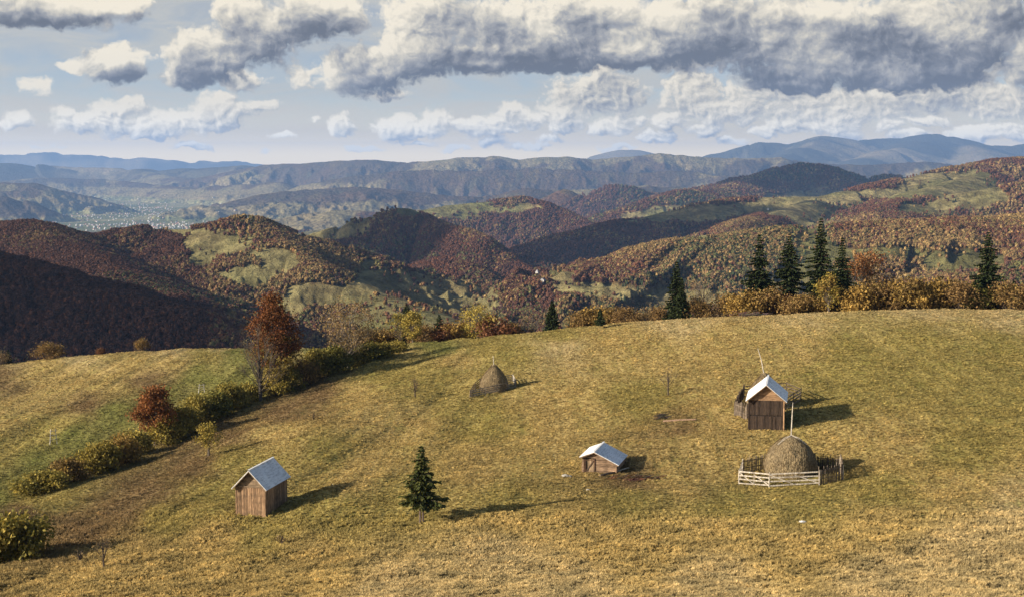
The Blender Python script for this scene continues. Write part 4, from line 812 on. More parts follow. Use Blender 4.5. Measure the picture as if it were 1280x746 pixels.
# small trees along the crest
def crest_tree(px, dy, ytop, wfrac, seed, pal, label, nm='small_tree', nleaf=2800, leaf=.22, clearf=.15, **kw):
    loc, h, ppm = size_h(px, crest_y(px) + dy, ytop); plant(nm, decid(seed, h, h * wfrac, h * clearf, pal, nleaf, leaf, 45, **kw), loc, label=label, cat='tree')
crest_tree(597, 9, 378, 1.0, 61, PAL['yell'], 'bright yellow tree in the mid crest hedge')
crest_tree(1078, 22, 308, .62, 62, ((.20, .075, .03), (.27, .12, .045), (.2, .12, .05)), 'russet tree behind the hedge right of the tall spruce', 'russet_tree', 3600, .26)
crest_tree(1100, 26, 326, .8, 63, PAL['brown'], 'brown half-bare tree behind the hedge right of the russet tree', 'brown_tree', 2000, .2, twigs=3)
crest_tree(1036, 7, 340, .7, 64, PAL['yell'] + PAL['gold'], 'yellow tree in front of the tallest spruce', 'yellow_tree', 3000, .22)
crest_tree(500, 8, 386, .5, 65, PAL['olive'], 'slim olive tree just left of the egg-shaped yellow tree', 'slim_tree', 1500, .2)
crest_tree(664, 14, 384, .8, 66, PAL['tanb'], 'pale brown see-through tree left of the small crest spruce', 'pale_tree', 500, .16, twigs=5)
crest_tree(878, 18, 346, .5, 67, PAL['tanb'], 'thin pale half-bare tree right of the twin spruces', 'thin_tree', 350, .15, twigs=5)
# spruces along the crest
for (px, dy, yt, wr, seed, lb, gp) in [(845, 10, 328, .23, 71, 'broad dark spruce of the twin pair on the crest', 0), (852, 5, 350, .24, 72, 'shorter spruce of the twin pair, standing in front', 0), (948, 15, 294, .27, 73, 'open-branched spruce at the left of the group of four', .25),
        (985, 15, 293, .28, 74, 'spruce with wide ragged tiers, second of the group of four', .25), (1024, 13, 274, .21, 75, 'tallest spruce of the crest row', .05), (1051, 11, 298, .2, 76, 'pointed spruce right beside the tallest one', .1), (1232, 12, 291, .30, 77, 'ragged spruce alone at the right of the long hedge', .3),
        (1290, 14, 330, .22, 78, 'spruce cut by the right edge of the picture', .2), (690, 4, 377, .34, 79, 'small dark spruce left of the hedge on the crest', 0), (508, 12, 379, .3, 80, 'small dark spruce behind the egg-shaped yellow tree', 0), (549, 12, 394, .4, 81, 'tiny spruce tip in the mid crest hedge', 0), (1266, 22, 352, .3, 82, 'small spruce between the ragged spruce and the right edge', 0)]:
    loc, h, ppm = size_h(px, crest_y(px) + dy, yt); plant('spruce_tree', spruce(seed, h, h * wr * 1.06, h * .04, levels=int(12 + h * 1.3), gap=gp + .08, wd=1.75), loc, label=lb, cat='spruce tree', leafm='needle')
loc, ppm = at_base(750, 410); plant('spruce_tree', spruce(83, 24 / ppm, 8 / ppm, .7, levels=13, gap=.2), loc, label='little ragged spruce on the near side of the crest', cat='spruce tree', leafm='needle')
loc, ppm = at_base(10, 448); plant('spruce_tree', spruce(84, 17 / ppm, 7 / ppm, .1, levels=10), loc, label='small dark conifer at the left end of the crest', cat='spruce tree', leafm='needle')

# brush pile on the crest
def brush(px, py, wp, hp, seed, label, n=160, c=(.22, .17, .14)):
    loc, ppm = at_base(px, py); r_ = random.Random(seed); b = MB()
    for i in range(n):
        x_ = r_.gauss(0, .3) * wp / ppm; z_ = abs(r_.gauss(0, .35)) * hp / ppm; y_ = r_.gauss(0, .5); a = r_.uniform(-.5, .5); L_ = r_.uniform(.4, 1.2)
        b.bar((x_ - L_ / 2 * math.cos(a), y_ - .3, z_ + .02), (x_ + L_ / 2 * math.cos(a), y_ + r_.uniform(-.5, .5), z_ + math.sin(a) * L_ * .4 + .05), .05, .05, tuple(q * r_.uniform(.6, 1.4) for q in c))
    tag(b.build('brush_pile', M['bark'], loc=loc), label, 'brush pile')
brush(938, 390, 36, 9, 1, 'heap of grey cut brush on the crest below the hedge')
brush(828, 523, 12, 5, 2, 'small heap of dark twigs beside the fallen pole', 60, (.1, .08, .06))
brush(800, 598, 60, 4, 3, 'long streak of reddish dry stalks below the hut', 110, (.15, .085, .05))

# ================================================================ buildings
def wood(r_, base, v=.35): 
    k = 1 + r_.uniform(-v, v); return tuple(q * k for q in base)
def planks(mb, r_, p0, p1, z0, z1, n_out, base, w=.17, th=.035, top=None, v=.35, gapp=.0):
    """vertical boards from p0 to p1 (xy), outward normal n_out; top(s) optional height profile"""
    L_ = math.hypot(p1[0] - p0[0], p1[1] - p0[1]); ux, uy = (p1[0] - p0[0]) / L_, (p1[1] - p0[1]) / L_; s = 0
    while s < L_ - .02:
        ww = min(w * r_.uniform(.7, 1.3), L_ - s); zt = z1 if top is None else min(top(s), top(s + ww)); off = r_.uniform(0, .02); g_ = .012 + (.03 if r_.random() < gapp else 0)
        a = (p0[0] + ux * (s + g_), p0[1] + uy * (s + g_)); b_ = (p0[0] + ux * (s + ww), p0[1] + uy * (s + ww)); o0, o1 = off, off + th
        q = [(a[0] + n_out[0] * o1, a[1] + n_out[1] * o1), (b_[0] + n_out[0] * o1, b_[1] + n_out[1] * o1), (b_[0] + n_out[0] * o0, b_[1] + n_out[1] * o0), (a[0] + n_out[0] * o0, a[1] + n_out[1] * o0)]
        zb = z0 + r_.uniform(0, .06); mb.hexa([(x_, y_, zb) for x_, y_ in q] + [(x_, y_, zt - r_.uniform(0, .04)) for x_, y_ in q], wood(r_, base, v)); s += ww
def roof_sheet(p, nrm, r_, along_n, th=.05, corr=.03, n=26):
    """corrugated slope: p = (eave front, eave back, ridge back, ridge front); corrugations run eave to ridge"""
    mb = MB(); e0, e1, r1, r0 = [Vector(q) for q in p]; N_ = Vector(nrm).normalized()
    rows = 4; V_ = []; cols_ = []; sheets = [1 + r_.uniform(-.12, .06) for _ in range(12)]
    for side in (0, 1):
        for j in range(rows + 1):
            for i in range(n * 2 + 1):
                t_ = i / (n * 2); s = j / rows; a = e0.lerp(e1, t_); b_ = r0.lerp(r1, t_); q = a.lerp(b_, s) + N_ * ((corr * (.5 - .5 * math.cos(math.pi * i))) + (.012 if s < .52 else 0) - side * th); V_.append(q)
                k = sheets[int(t_ * 5.99) + (6 if s > .5 else 0)]; cols_.append((k, k, k))
    fs = []; S = (rows + 1) * (n * 2 + 1)
    for j in range(rows):
        for i in range(n * 2):
            a = j * (n * 2 + 1) + i; fs.append((a, a + 1, a + 2 + n * 2, a + 1 + n * 2)); fs.append((S + a + 1 + n * 2, S + a + 2 + n * 2, S + a + 1, S + a))
    c_ = n * 2 + 1
    for i in range(n * 2): fs.append((S + i, S + i + 1, i + 1, i)); a = rows * c_ + i; fs.append((a, a + 1, S + a + 1, S + a))
    for j in range(rows): a = j * c_; fs.append((a, a + c_, S + a + c_, S + a)); a = a + c_ - 1; fs.append((S + a, S + a + c_, a + c_, a))
    mb.v = [tuple(q) for q in V_]; mb.f = fs; mb.c = cols_; return mb
def building(nm, loc, rz, W, D, xa, za, zl, zr, oh, ohf, base, gbase, seed, style, label, front_x=0.0):
    """x 0..W is the front (facing -y), xa ridge position, zl/zr eave heights, za ridge height, oh side overhang, ohf overhang at gable"""
    r_ = random.Random(seed); e = empty(nm, loc, rz)
    zb = -.9; t_ = .1
    def top(s): return (zl + (za - zl) * s / xa if s < xa else za + (zr - za) * (s - xa) / (W - xa)) - .06
    if style == 'log':
        for (side, p0, p1) in (('front', (0, 0), (W, 0)), ('back', (0, D), (W, D)), ('left', (0, 0), (0, D)), ('right', (W, 0), (W, D))):
            mb = MB(); z = zb
            while True:
                hh = r_.uniform(.17, .23); lim = za if side in ('front', 'back') else (zl if side == 'left' else zr)
                if z + hh > lim - .05: break
                x0, x1 = p0[0], p1[0]
                if side in ('front', 'back'):
                    zt = z + hh
                    if zt > zl: x0 = xa * (zt - zl) / (za - zl)
                    if zt > zr: x1 = W - (W - xa) * (zt - zr) / (za - zr)
                    ex = .16 if zt < min(zl, zr) else 0
                    segs = [(x0 - ex, x1 + ex)]
                    if side == 'front' and z < 1.5 and z > -.3: segs = [(x0 - ex, .28), (1.22, x1 + ex)]
                    for s0, s1 in segs: mb.bar((s0, p0[1], z + hh / 2), (s1, p0[1], z + hh / 2), .16, hh * .9, wood(r_, base))
                else: mb.bar((p0[0], -.16, z + hh / 2 + .1), (p0[0], D + .16, z + hh / 2 + .1), .16, hh * .9, wood(r_, base))
                z += hh
            mb.build('wall', M['log'], e)
        dm = MB(); planks(dm, r_, (.30, .02), (1.20, .02), 0.0, 1.5, (0, -1), (.30, .22, .14), .2); d = dm.build('door', M['wood'], e)
        db = MB(); db.bar((.36, -.06, .2), (1.14, -.06, 1.38), .10, .04, (.12, .08, .06), (0, 1, 0)); db.bar((.30, -.06, 1.4), (1.2, -.06, 1.4), .10, .04, (.2, .12, .08)); db.bar((.30, -.06, .12), (1.2, -.06, .12), .10, .04, (.3, .2, .12)); db.build('door_brace', M['wood'], d)
        for px_2 in (.22, 1.28): pm = MB(); pm.box(px_2 - .06, px_2 + .06, -.14, -.02, -.5, 1.6, (.10, .055, .035)); pm.build('door_post', M['wood'], e)
    else:
        wallz = zl - .12
        for (p0, p1, n_, tp) in (((0, 0), (W, 0), (0, -1), wallz), ((W, D), (0, D), (0, 1), None), ((0, D), (0, 0), (-1, 0), zl - .05), ((W, 0), (W, D), (1, 0), zr - .05)):
            mb = MB()
            if tp is None: planks(mb, r_, p0, p1, zb, 0, n_, base, top=lambda s: top(W - s))
            elif style == 'tier' and n_ == (0, -1):
                planks(mb, r_, p0, p1, zb, wallz * .47, n_, base, .2, v=.45, gapp=.3); planks(mb, r_, p0, p1, wallz * .5, wallz, (0, -1), base, .2, v=.45, gapp=.45)
            else: planks(mb, r_, p0, p1, zb, tp, n_, base, .18 if style != 'tier' else .22, v=.4)
            mb.build('wall', M['wood'], e)
        # near-black backing sheet behind the front board gaps
        mb = MB(); mb.box(.05, W - .05, .02, .06, zb, wallz, (.03, .022, .018)); mb.build('dark_backing', M['wood'], e)
        gm = MB(); z = wallz + .02
        while z < za - .12:
            hh = .2; zt = z + hh; x0 = max(0, xa * (zt - zl) / (za - zl)); x1 = min(W, W - (W - xa) * (zt - zr) / (za - zr)) 
            if x1 - x0 < .1: break
            gm.box(x0 + .02, x1 - .02, .0 - r_.uniform(0, .015), .05, z, zt - .012, wood(r_, gbase, .22)); z += hh
        gm.build('gable', M['log'], e)
        bm_ = MB(); bm_.box(-.03, W + .03, -.10, -.05, wallz - .06, wallz + .05, gbase); bm_.build('gable_beam', M['log'], e)
        for cx_, cy_ in ((0, 0), (W, 0), (0, D), (W, D)):
            pm = MB(); pm.box(cx_ - .07, cx_ + .07, cy_ - .09, cy_ + .07, zb, zl - .1, tuple(q * 1.5 for q in gbase) if (style == 'tier' and cx_ > 0 and cy_ == 0) else base); pm.build('corner_post', M['wood'], e)
    dl = (za - zl) / xa; dr_ = (za - zr) / (W - xa); up = .03
    roof = MB(); roof.bar((xa, -ohf, za + up + .07), (xa, D + ohf, za + up + .07), .22, .02, (.95, .95, .95)); ro = roof.build('roof', M['metal'], e)
    roof_sheet([(-oh, -ohf, zl - dl * oh + up), (-oh, D + ohf, zl - dl * oh + up), (xa, D + ohf, za + up), (xa, -ohf, za + up)], (-dl, 0, 1), r_, 0).build('roof_slope', M['metal'], ro)
    roof_sheet([(W + oh, D + ohf, zr - dr_ * oh + up), (W + oh, -ohf, zr - dr_ * oh + up), (xa, -ohf, za + up), (xa, D + ohf, za + up)], (dr_, 0, 1), r_, 0).build('roof_slope', M['metal'], ro)
    for yy in (-ohf + .04, D + ohf - .1):
        for (xe, ze) in ((-oh, zl - dl * oh), (W + oh, zr - dr_ * oh)):
            rm = MB(); rm.bar((xe * .985, yy, ze - .06), (xa, yy, za - .06), .06, .10, gbase); rm.build('rafter', M['wood'], e)
    return tag(e, label, 'barn' if style != 'log' else 'hut')
def place_building(px, py, rz): 
    q = hit(px, py); return (float(q[0]), float(q[1]), gz(q))
building('barn', place_building(296, 643.5, 0), R(-13), 3.1, 5.6, 1.55, 4.7, 3.1, 3.1, .35, .45, (.30, .195, .115), (.27, .20, .13), 5, 'plank', 'brown plank barn with bright metal roof and long shadow, in the lower left pasture')
building('barn', place_building(935.5, 538, 0), R(-12), 4.05, 6.6, 2.0, 5.45, 3.75, 3.75, .35, .5, (.055, .038, .028), (.33, .21, .12), 6, 'tier', 'tall dark-boarded barn with white metal roof behind the big haystack')
building('hut', place_building(729, 590.5, 0), R(-15), 3.6, 4.7, 1.25, 2.35, 1.85, 1.2, .35, .4, (.27, .185, .12), (.26, .17, .11), 7, 'log', 'low log hut with pale sheet roof and braced door')

# ---- haystacks
def haystack(px, py, Rm, Hm, pole_h, tilt, seed, label, peak=1.0, wrap=False):
    q = hit(px, py); loc = (float(q[0]), float(q[1]), gz(q)); e = empty('haystack', loc); r_ = np.random.default_rng(seed); n = 72; m_ = 46
    prof = []
    for j in range(m_ + 1):
        t_ = j / m_; 
        if peak > 1: rad = (1 - t_ ** 2.0) ** .85 * (.97 + .1 * math.sin(t_ * 4)) + .05 * (t_ > .93) * (t_ < .995)
        else: rad = (1 - t_ ** 2.5) ** .62 * (.93 + .12 * math.sin(t_ * 3.4))
        prof.append((rad, t_))
    V_ = []
    for rad, t_ in prof:
        a = np.arange(n) / n * 2 * math.pi; nn = 1 + .07 * fbm(np.cos(a) * 2 + seed, np.sin(a) * 2 + t_ * 3, seed, 4) + .03 * fbm(np.cos(a) * 12 + seed, np.sin(a) * 12 + t_ * 14, seed + 3, 3)
        V_.append(np.stack([np.cos(a) * rad * Rm * nn, np.sin(a) * rad * Rm * nn, np.full(n, t_ * Hm - .25) + .05 * nn], -1))
    V_ = np.concatenate(V_); i = np.arange(m_ * n); j_ = i // n; k = i % n; f = np.stack([i, j_ * n + (k + 1) % n, (j_ + 1) * n + (k + 1) % n, i + n], -1)
    b = link('hay_heap', arr_mesh('hay_heap', V_, f, None, True), M['hay'], e)
    # loose straws over the surface
    nS = 9000; ii = r_.integers(n, (m_ - 2) * n, nS); c0 = V_[ii] * 1.0; rad2 = np.hypot(c0[:, 0], c0[:, 1]) + 1e-6; out = np.c_[c0[:, 0] / rad2, c0[:, 1] / rad2, np.full(nS, .25)]; tang = np.c_[-out[:, 1], out[:, 0], np.zeros(nS)]
    c0 = c0 + out * r_.uniform(0, .06, nS)[:, None] + tang * r_.uniform(-.15, .15, nS)[:, None] + np.c_[np.zeros((nS, 2)), r_.uniform(-.08, .08, nS)]
    down = np.c_[out[:, 0] * .45, out[:, 1] * .45, -np.ones(nS)] + tang * r_.normal(0, .45, nS)[:, None]; L_ = r_.uniform(.08, .24, nS)[:, None]
    v, f = quads_from(c0, down * L_ * .5, tang * .012 + out * .006); pal = np.array([(.15, .11, .06), (.30, .23, .13), (.42, .34, .2)]); kk = r_.integers(0, 3, nS)
    st = link('loose_straw', arr_mesh('loose_straw', v, f, np.repeat(pal[kk] * r_.uniform(.7, 1.2, (nS, 1)), 4, 0)), M['leaf'], b)
    pm = MB(); pm.tube([(0, 0, Hm - .8), (tilt * .5, 0, (Hm + pole_h) / 2), (tilt, 0, pole_h)], [.07, .055, .035], 6, (.52, .48, .42)); pm.build('pole', M['bark'], e)
    if wrap:
        wm2 = MB()
        for sx in (-1, 1):
            for dz in (0, .12): wm2.tube([(0, -.1, Hm - .12), (sx * Rm * .28, -.35 - dz, Hm - .38 - dz), (sx * Rm * .55, -.6 - dz, Hm - 1.0)], [.045, .04, .03], 4, (.5, .45, .38))
        wm2.build('weight_branches', M['bark'], e)
    return tag(e, label, 'haystack')
haystack(988, 593, 2.75, 4.25, 7.6, .12, 3, 'big domed haystack inside the fence with a white gate', wrap=True)
haystack(617.5, 487, 2.15, 4.1, 5.2, -.15, 4, 'small pointed haystack in its own low rail fence near the crest', peak=2)
haystack(955, 509, 2.3, 4.6, 7.4, -.9, 8, 'haystack mostly hidden behind the tall dark barn', peak=2)

# ---- fences
def gpt(px, py): q = hit(px, py); return Vector((q[0], q[1], gz(q)))
def rail_span(e, A, B, hgt, nr, c, r_, gate=False, posts=True, th=.05, brace=False):
    L_ = (B - A).length; par = e; nm = 'rail'
    if gate:
        d = (B - A).normalized(); g0 = MB(); g0.bar(A + Vector((0, 0, .1)), A + Vector((0, 0, hgt)), .08, .05, c, d); par = g0.build('gate', M['wood'], e)
        for k in (.5, 1.0):
            m_ = MB(); q = A.lerp(B, k); m_.bar(q + Vector((0, 0, .1)), q + Vector((0, 0, hgt)), .08, .05, c, d); m_.build('stile', M['wood'], par)
    for i in range(nr):
        z = hgt * (.14 + .84 * i / (nr - 1)); m_ = MB(); sag = r_.uniform(-.05, .05); m_.bar(A + Vector((0, 0, z + sag)), B + Vector((0, 0, z - sag)), .045, .125, wood(r_, c, .12)); m_.build(nm, M['wood'], par)
    if gate or brace:
        m_ = MB(); off = (B - A).cross(Vector((0, 0, 1))).normalized() * .06
        m_.bar(A + off + Vector((0, 0, hgt * .95)), A.lerp(B, .5) + off + Vector((0, 0, hgt * .15)), .04, .09, c); m_.bar(B + off + Vector((0, 0, hgt * .15)), A.lerp(B, .5) + off + Vector((0, 0, hgt * .85)), .04, .09, c); m_.build('brace', M['wood'], par)
def post(e, P_, hgt, c, w=.13):
    m_ = MB(); m_.tube([P_ + Vector((0, 0, -.35)), P_ + Vector((0, 0, hgt * .5)), P_ + Vector((.02, 0, hgt))], [w / 2, w / 2, w / 2.4], 6, c); m_.build('post', M['wood'], e)
def pickets(e, A, B, hgt, c, r_, sp_=.17):
    m_ = MB(); L_ = (B - A).length; n = int(L_ / sp_)
    for i in range(n + 1):
        q = A.lerp(B, i / n); q = Vector((q.x, q.y, gz(q))) + Vector((r_.uniform(-.03, .03), r_.uniform(-.03, .03), 0)); hh = hgt * r_.uniform(.82, 1.15); m_.tube([q + Vector((0, 0, -.2)), q + Vector((r_.uniform(-.06, .06), r_.uniform(-.05, .05), hh))], [.065, .045], 5, wood(r_, c, .4))
    m_.build('picket_panel', M['wood'], e)
    for z in (.35, .8):
        r2 = MB(); r2.bar(A + Vector((0, 0, hgt * z)), B + Vector((0, 0, hgt * z)), .05, .07, wood(r_, c)); r2.build('rail', M['wood'], e)
r_ = random.Random(9)
A, B, Cc, Dd, Ee, Ff, Gg = [gpt(*q) for q in [(923.5, 606), (961.5, 609.5), (1024, 606.5), (1053.5, 601), (1050, 590), (975, 584), (928, 591)]]
fe = empty('fence', tuple(B)); inv = fe.matrix_world
def shift(e, L_): o = Vector(e.location); return [p_ - o for p_ in L_]
class FE:
    pass
def fence(pts, spans, label, seed, hg, postc):
    r_ = random.Random(seed); P_ = [gpt(*q) for q in pts]; o = P_[0].copy(); e = empty('fence', tuple(o))
    global gz
    old = gz; gz = lambda q: float(near_z(q[0] + o.x, q[1] + o.y)) - o.z
    L_ = [p_ - o for p_ in P_]
    for (i, j, kind, hh, c) in spans:
        if kind == 'gate': rail_span(e, L_[i], L_[j], hh, 4, c, r_, gate=True)
        elif kind == 'rail': rail_span(e, L_[i], L_[j], hh, 4, c, r_)
        elif kind == 'railb': rail_span(e, L_[i], L_[j], hh, 4, c, r_, brace=True)
        else: pickets(e, L_[i], L_[j], hh, c, r_)
    for p_ in L_: post(e, p_, hg * 1.06, postc)
    for (i, j, kind, hh, c) in spans:
        n = int((L_[j] - L_[i]).length / 2.6)
        for k in range(1, n): q = L_[i].lerp(L_[j], k / n); post(e, Vector((q.x, q.y, gz(q))), hg, postc, .1)
    gz = old
    return tag(e, label, 'fence')
bpy.data.objects.remove(fe)
WH = (.55, .51, .44); GY_ = (.19, .155, .12); DK = (.085, .065, .05); LG = (.30, .27, .23)
fence([(923.5, 606), (961.5, 609.5), (1024, 606.5), (1053.5, 601), (1050, 590), (975, 584), (928, 592)],
      [(0, 1, 'gate', 1.42, WH), (1, 2, 'railb', 1.40, WH), (2, 3, 'picket', 1.75, GY_), (3, 4, 'picket', 1.7, GY_), (4, 5, 'picket', 1.6, DK), (5, 6, 'picket', 1.6, GY_), (6, 0, 'rail', 1.4, WH)], 'ring fence with whitened rails, gate and grey pickets round the big haystack', 1, 1.5, (.5, .46, .4))
fence([(587.5, 497), (645, 484), (641, 476.5), (600, 483), (594, 487)], [(0, 1, 'rail', 1.0, LG), (1, 2, 'rail', 1.0, (.5, .47, .42)), (2, 3, 'rail', 1.0, LG), (3, 4, 'rail', 1.1, DK), (4, 0, 'rail', 1.1, DK)], 'low grey rail fence round the small pointed haystack', 2, 1.1, GY_)
fence([(918, 519), (934, 524), (972, 520), (1001, 501), (983, 493), (930, 497)], [(0, 1, 'picket', 1.7, GY_), (1, 2, 'rail', 1.4, DK), (2, 3, 'rail', 1.5, GY_), (3, 4, 'rail', 1.5, DK), (4, 5, 'rail', 1.5, DK), (5, 0, 'picket', 1.6, DK)], 'grey fence round the haystack behind the tall dark barn', 3, 1.6, DK)

# hay racks (white stick frames) in the left field
def rack(px, py, hp, wp, rz, label):
    loc, ppm = at_base(px, py); e = empty('hay_rack', loc, rz); hh = hp / ppm; ww = wp / ppm; c = (.55, .53, .48)
    for s in (-1, 1): m_ = MB(); m_.bar((s * ww * .5, 0, -.2), (s * ww * .28, .1, hh), .09, .09, c); m_.build('leg', M['wood'], e)
    for k in range(3): m_ = MB(); z = hh * (.3 + .27 * k); m_.bar((-ww * .55, .03, z), (ww * .55, .03, z + .1), .07, .07, c); m_.build('rung', M['wood'], e)
    tag(e, label, 'hay rack')
rack(67, 556, 20, 9, .4, 'small whitish stick hay rack in the green field left of the bush line'); rack(252, 491, 11, 8, .2, 'tiny whitish stick hay rack above the bush line near the beech')

# poles, beams and stones
def log_(nm, a, b_, r0, c, label, cat): 
    A_, B_ = gpt(*a), gpt(*b_); m_ = MB(); m_.tube([Vector((0, 0, r0 * .7)), (B_ - A_) * .5 + Vector((0, 0, r0)), (B_ - A_) + Vector((0, 0, r0 * .7))], [r0, r0 * .9, r0 * .7], 7, c); tag(m_.build(nm, M['bark'], loc=tuple(A_)), label, cat)
log_('fallen_pole', (829, 528), (870, 525), .14, (.30, .20, .14), 'fallen reddish pole lying in the grass below the forked sapling', 'pole')
log_('timber_beam', (750, 596), (768, 591), .13, (.16, .12, .09), 'dark timber lying in the grass in front of the log hut', 'timber'); log_('timber_beam', (772, 590), (786, 586), .10, (.55, .48, .38), 'pale timber lying at the right corner of the log hut', 'timber')
def stone(px, py, sz, seed, label, mat='stone'):
    import bmesh
    loc, ppm = at_base(px, py); r2 = random.Random(seed); bm = bmesh.new(); bmesh.ops.create_icosphere(bm, subdivisions=3, radius=1)
    for v in bm.verts:
        n = v.co.normalized(); k = 1 + .22 * math.sin(n.x * 3 + seed) * math.cos(n.y * 4 + seed) + .08 * math.sin(n.z * 9 + n.x * 7); v.co = Vector((n.x * sz * 1.3 * k, n.y * sz * k, n.z * sz * .6 * k))
    me = bpy.data.meshes.new('stone'); bm.to_mesh(me); bm.free(); tag(link('stone', me, M[mat], loc=(loc[0], loc[1], loc[2] + sz * .25)), label, 'stone')
stone(707, 596, .32, 1, 'pale field stone left of the log hut'); stone(712, 596.5, .2, 2, 'smaller stone touching the pale field stone'); stone(1003, 654, .27, 3, 'white rock in the rough grass below the big haystack', 'plaster'); stone(735, 566 + 48, .15, 4, 'small stone in the grass below the log hut'); stone(658, 744, .12, 5, 'tiny pale stone at the bottom edge')

# ================================================================ far houses
def house(px, py, W, D, h, roofm, label, wallm='plaster', tower=False):
    q = far_hit(px, py); e = empty('church' if tower else 'house', tuple(q), random.uniform(-.6, .6)); 
    m_ = MB(); m_.box(-W / 2, W / 2, -D / 2, D / 2, -3, h); m_.build('walls' if 0 else 'wall', M[wallm], e)
    rf = MB(); z0 = h + .02; o = .5; pk = h + W * .42
    rf.add([(-W / 2 - o, -D / 2 - o, z0), (W / 2 + o, -D / 2 - o, z0), (W / 2 + o, D / 2 + o, z0), (-W / 2 - o, D / 2 + o, z0), (0, -D / 2 - o, pk), (0, D / 2 + o, pk)], [(3, 2, 1, 0), (0, 1, 4), (2, 3, 5), (1, 2, 5, 4), (3, 0, 4, 5)]); rf.build('roof', M[roofm], e)
    for s in (-1, 1):
        wn = MB(); wn.box(s * W * .25 - .6, s * W * .25 + .6, -D / 2 - .05, -D / 2 + .1, h * .4, h * .75); wn.build('window', M['pane'], e)
    if tower:
        t_ = MB(); t_.box(-2, 2, -D / 2 - 4.1, -D / 2 - .1, -3, h * 2.2); tt = t_.build('tower', M[wallm], e)
        s_ = MB(); z1 = h * 2.2 + .02; y0 = -D / 2 - 2.1; s_.add([(-2.4, y0 - 2.4, z1), (2.4, y0 - 2.4, z1), (2.4, y0 + 2.4, z1), (-2.4, y0 + 2.4, z1), (0, y0, z1 + 4)], [(3, 2, 1, 0), (0, 1, 4), (1, 2, 4), (2, 3, 4), (3, 0, 4)]); s_.build('spire', M['greyroof'], tt)
    return tag(e, label, 'church' if tower else 'house')
house(674, 345, 5.5, 9, 3, 'greyroof', 'white church in the dark valley right of the cone hill', tower=True)
for (px, py, lb) in [(679, 352, 'white house just below the valley church'), (649, 363, 'pale house by the road on the valley floor left of the church'), (656, 366, 'second pale house on the valley floor left of the church'), (1116, 277, 'pale house on the pasture of the broad right hill'), (946, 283, 'small house at the foot of the shaded hill left of the broad one'), (708, 300, 'pale house on the slope above the dark valley'), (960, 262, 'small pale house on the shaded terraces')]:
    house(px, py, 5, 6.5, 2.4, 'greyroof', lb)
# the town on the plain reads as one mass
tb = MB(); r_ = random.Random(4); n = 0
tx = rng.uniform(20, 300, 6000); ty = rng.uniform(236, 296, 6000)
for a_, b_ in zip(tx, ty):
    d0 = math.exp(-(((a_ - 150) / 75) ** 2 + ((b_ - 262) / 13) ** 2)); d1 = math.exp(-(((a_ - 180) / 80) ** 2 + ((b_ - 287) / 7) ** 2)); d2 = .18 * math.exp(-(((a_ - 240) / 70) ** 2 + ((b_ - 262) / 22) ** 2))
    if r_.random() > max(d0, d1, d2) * .45: continue
    Yd = 485 * F / (b_ - HY) ; x_ = (a_ - CX) / F * Yd; z_ = float(far_lookup(np.array([x_]), np.array([Yd]))[0][0])
    if z_ > -360: continue
    W_2 = r_.uniform(7, 15); D_2 = r_.uniform(7, 14); hh = r_.uniform(4, 7); a = r_.uniform(0, 1.57); ca, sa = math.cos(a), math.sin(a)
    def T3(x, y, z): return (x_ + x * ca - y * sa, Yd + x * sa + y * ca, z_ + z)
    w_ = W_2 / 2; d_ = D_2 / 2; k = r_.choice([(.42, .41, .40), (.55, .54, .52), (.6, .5, .42), (.5, .45, .4)]); rc = r_.choice([(.32, .14, .09), (.4, .38, .38), (.22, .12, .09), (.6, .6, .6)])
    tb.hexa([T3(-w_, -d_, -3), T3(w_, -d_, -3), T3(w_, d_, -3), T3(-w_, d_, -3), T3(-w_, -d_, hh), T3(w_, -d_, hh), T3(w_, d_, hh), T3(-w_, d_, hh)], k)
    tb.add([T3(-w_ - .5, -d_ - .5, hh + .1), T3(w_ + .5, -d_ - .5, hh + .1), T3(w_ + .5, d_ + .5, hh + .1), T3(-w_ - .5, d_ + .5, hh + .1), T3(0, -d_ - .5, hh + w_ * .8), T3(0, d_ + .5, hh + w_ * .8)], [(3, 2, 1, 0), (0, 1, 4), (2, 3, 5), (1, 2, 5, 4), (3, 0, 4, 5)], rc)
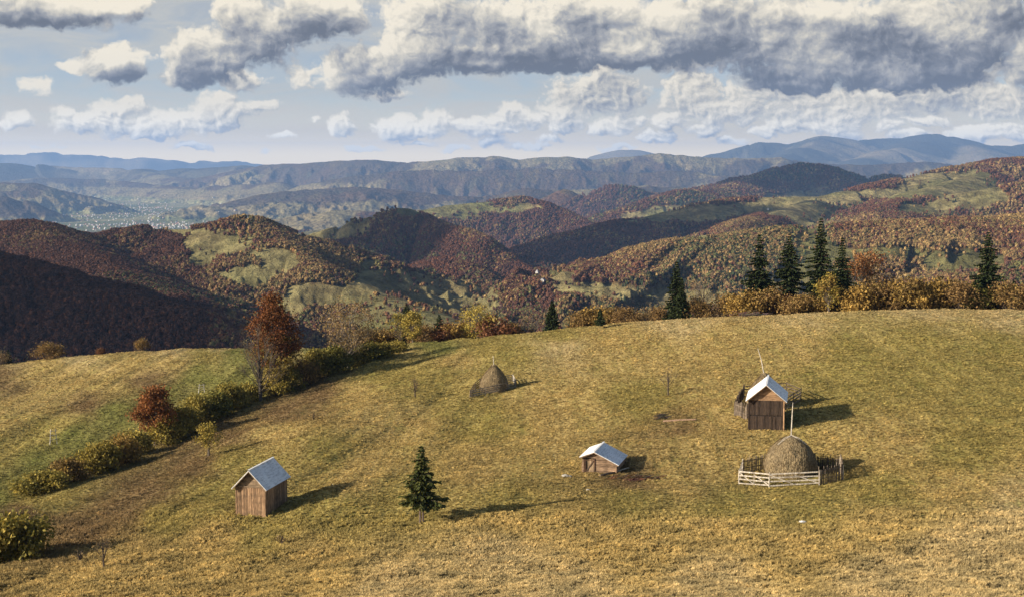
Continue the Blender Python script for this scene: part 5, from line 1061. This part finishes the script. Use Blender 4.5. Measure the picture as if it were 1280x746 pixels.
m, t, b = new_mat('town_walls'); at_ = t.node('ShaderNodeAttribute', attribute_name='col'); t.l.new(at_.outputs['Color'], b.inputs['Base Color'])
tag(tb.build('town_houses', m), 'distant town of pale houses spread over the valley floor', 'town', kind='stuff')

# ================================================================ unseen cumulus added outside the frame to shade parts of the valley
mc, tcl, bcl = new_mat('shade_cloud_white'); bcl.inputs['Base Color'].default_value = (.85, .85, .85, 1); bcl.inputs['Roughness'].default_value = 1
def cloud(target, alt, rx, ry, seed, label):
    import bmesh
    T0 = Vector(target); k = (alt - T0.z) / SUN.z; c = T0 + SUN * k; bm = bmesh.new(); r2 = random.Random(seed)
    bmesh.ops.create_icosphere(bm, subdivisions=5, radius=1); vs = np.array([v.co for v in bm.verts]); 
    lob = 1 + .28 * fbm(vs[:, 0] * 1.7 + seed, vs[:, 1] * 1.7 + vs[:, 2], seed, 4) + .12 * fbm(vs[:, 0] * 6 + seed, vs[:, 1] * 6 + vs[:, 2] * 5, seed + 2, 3)
    for v, l in zip(bm.verts, lob): 
        d = v.co.normalized(); v.co = Vector((d.x * rx * l, d.y * ry * l, max(-.12, d.z) * 110 * l))
    me = bpy.data.meshes.new('cloud'); bm.to_mesh(me); bm.free(); o = link('cloud', me, mc, loc=tuple(c)); tag(o, label, 'cloud', kind='structure')
    print('cloud', seed, tuple(round(q) for q in c), 'el', math.degrees(math.atan2(c.z - 60, math.hypot(c.x, c.y))))
def tgt(px, py): q = far_hit(px, py); print('target', px, py, q.round()); return q
for i_, (px, py, alt, rx, ry, lb) in enumerate([(775, 297, 900, 480, 300, 'unseen cumulus added to shade the dark valley'), (700, 300, 950, 230, 260, 'unseen cumulus added to shade the wooded middle hill'), (70, 345, 800, 270, 300, 'unseen cumulus added to shade the wooded left ridge'),
   (470, 303, 850, 105, 130, 'small unseen cumulus added to shade the cone hill'), (1010, 220, 1500, 600, 700, 'unseen cumulus added to shade the dark far hill'), (870, 275, 950, 330, 200, 'unseen cumulus added to shade the terraces')]):
    cloud(tgt(px, py), alt, rx, ry, i_ + 1, lb)
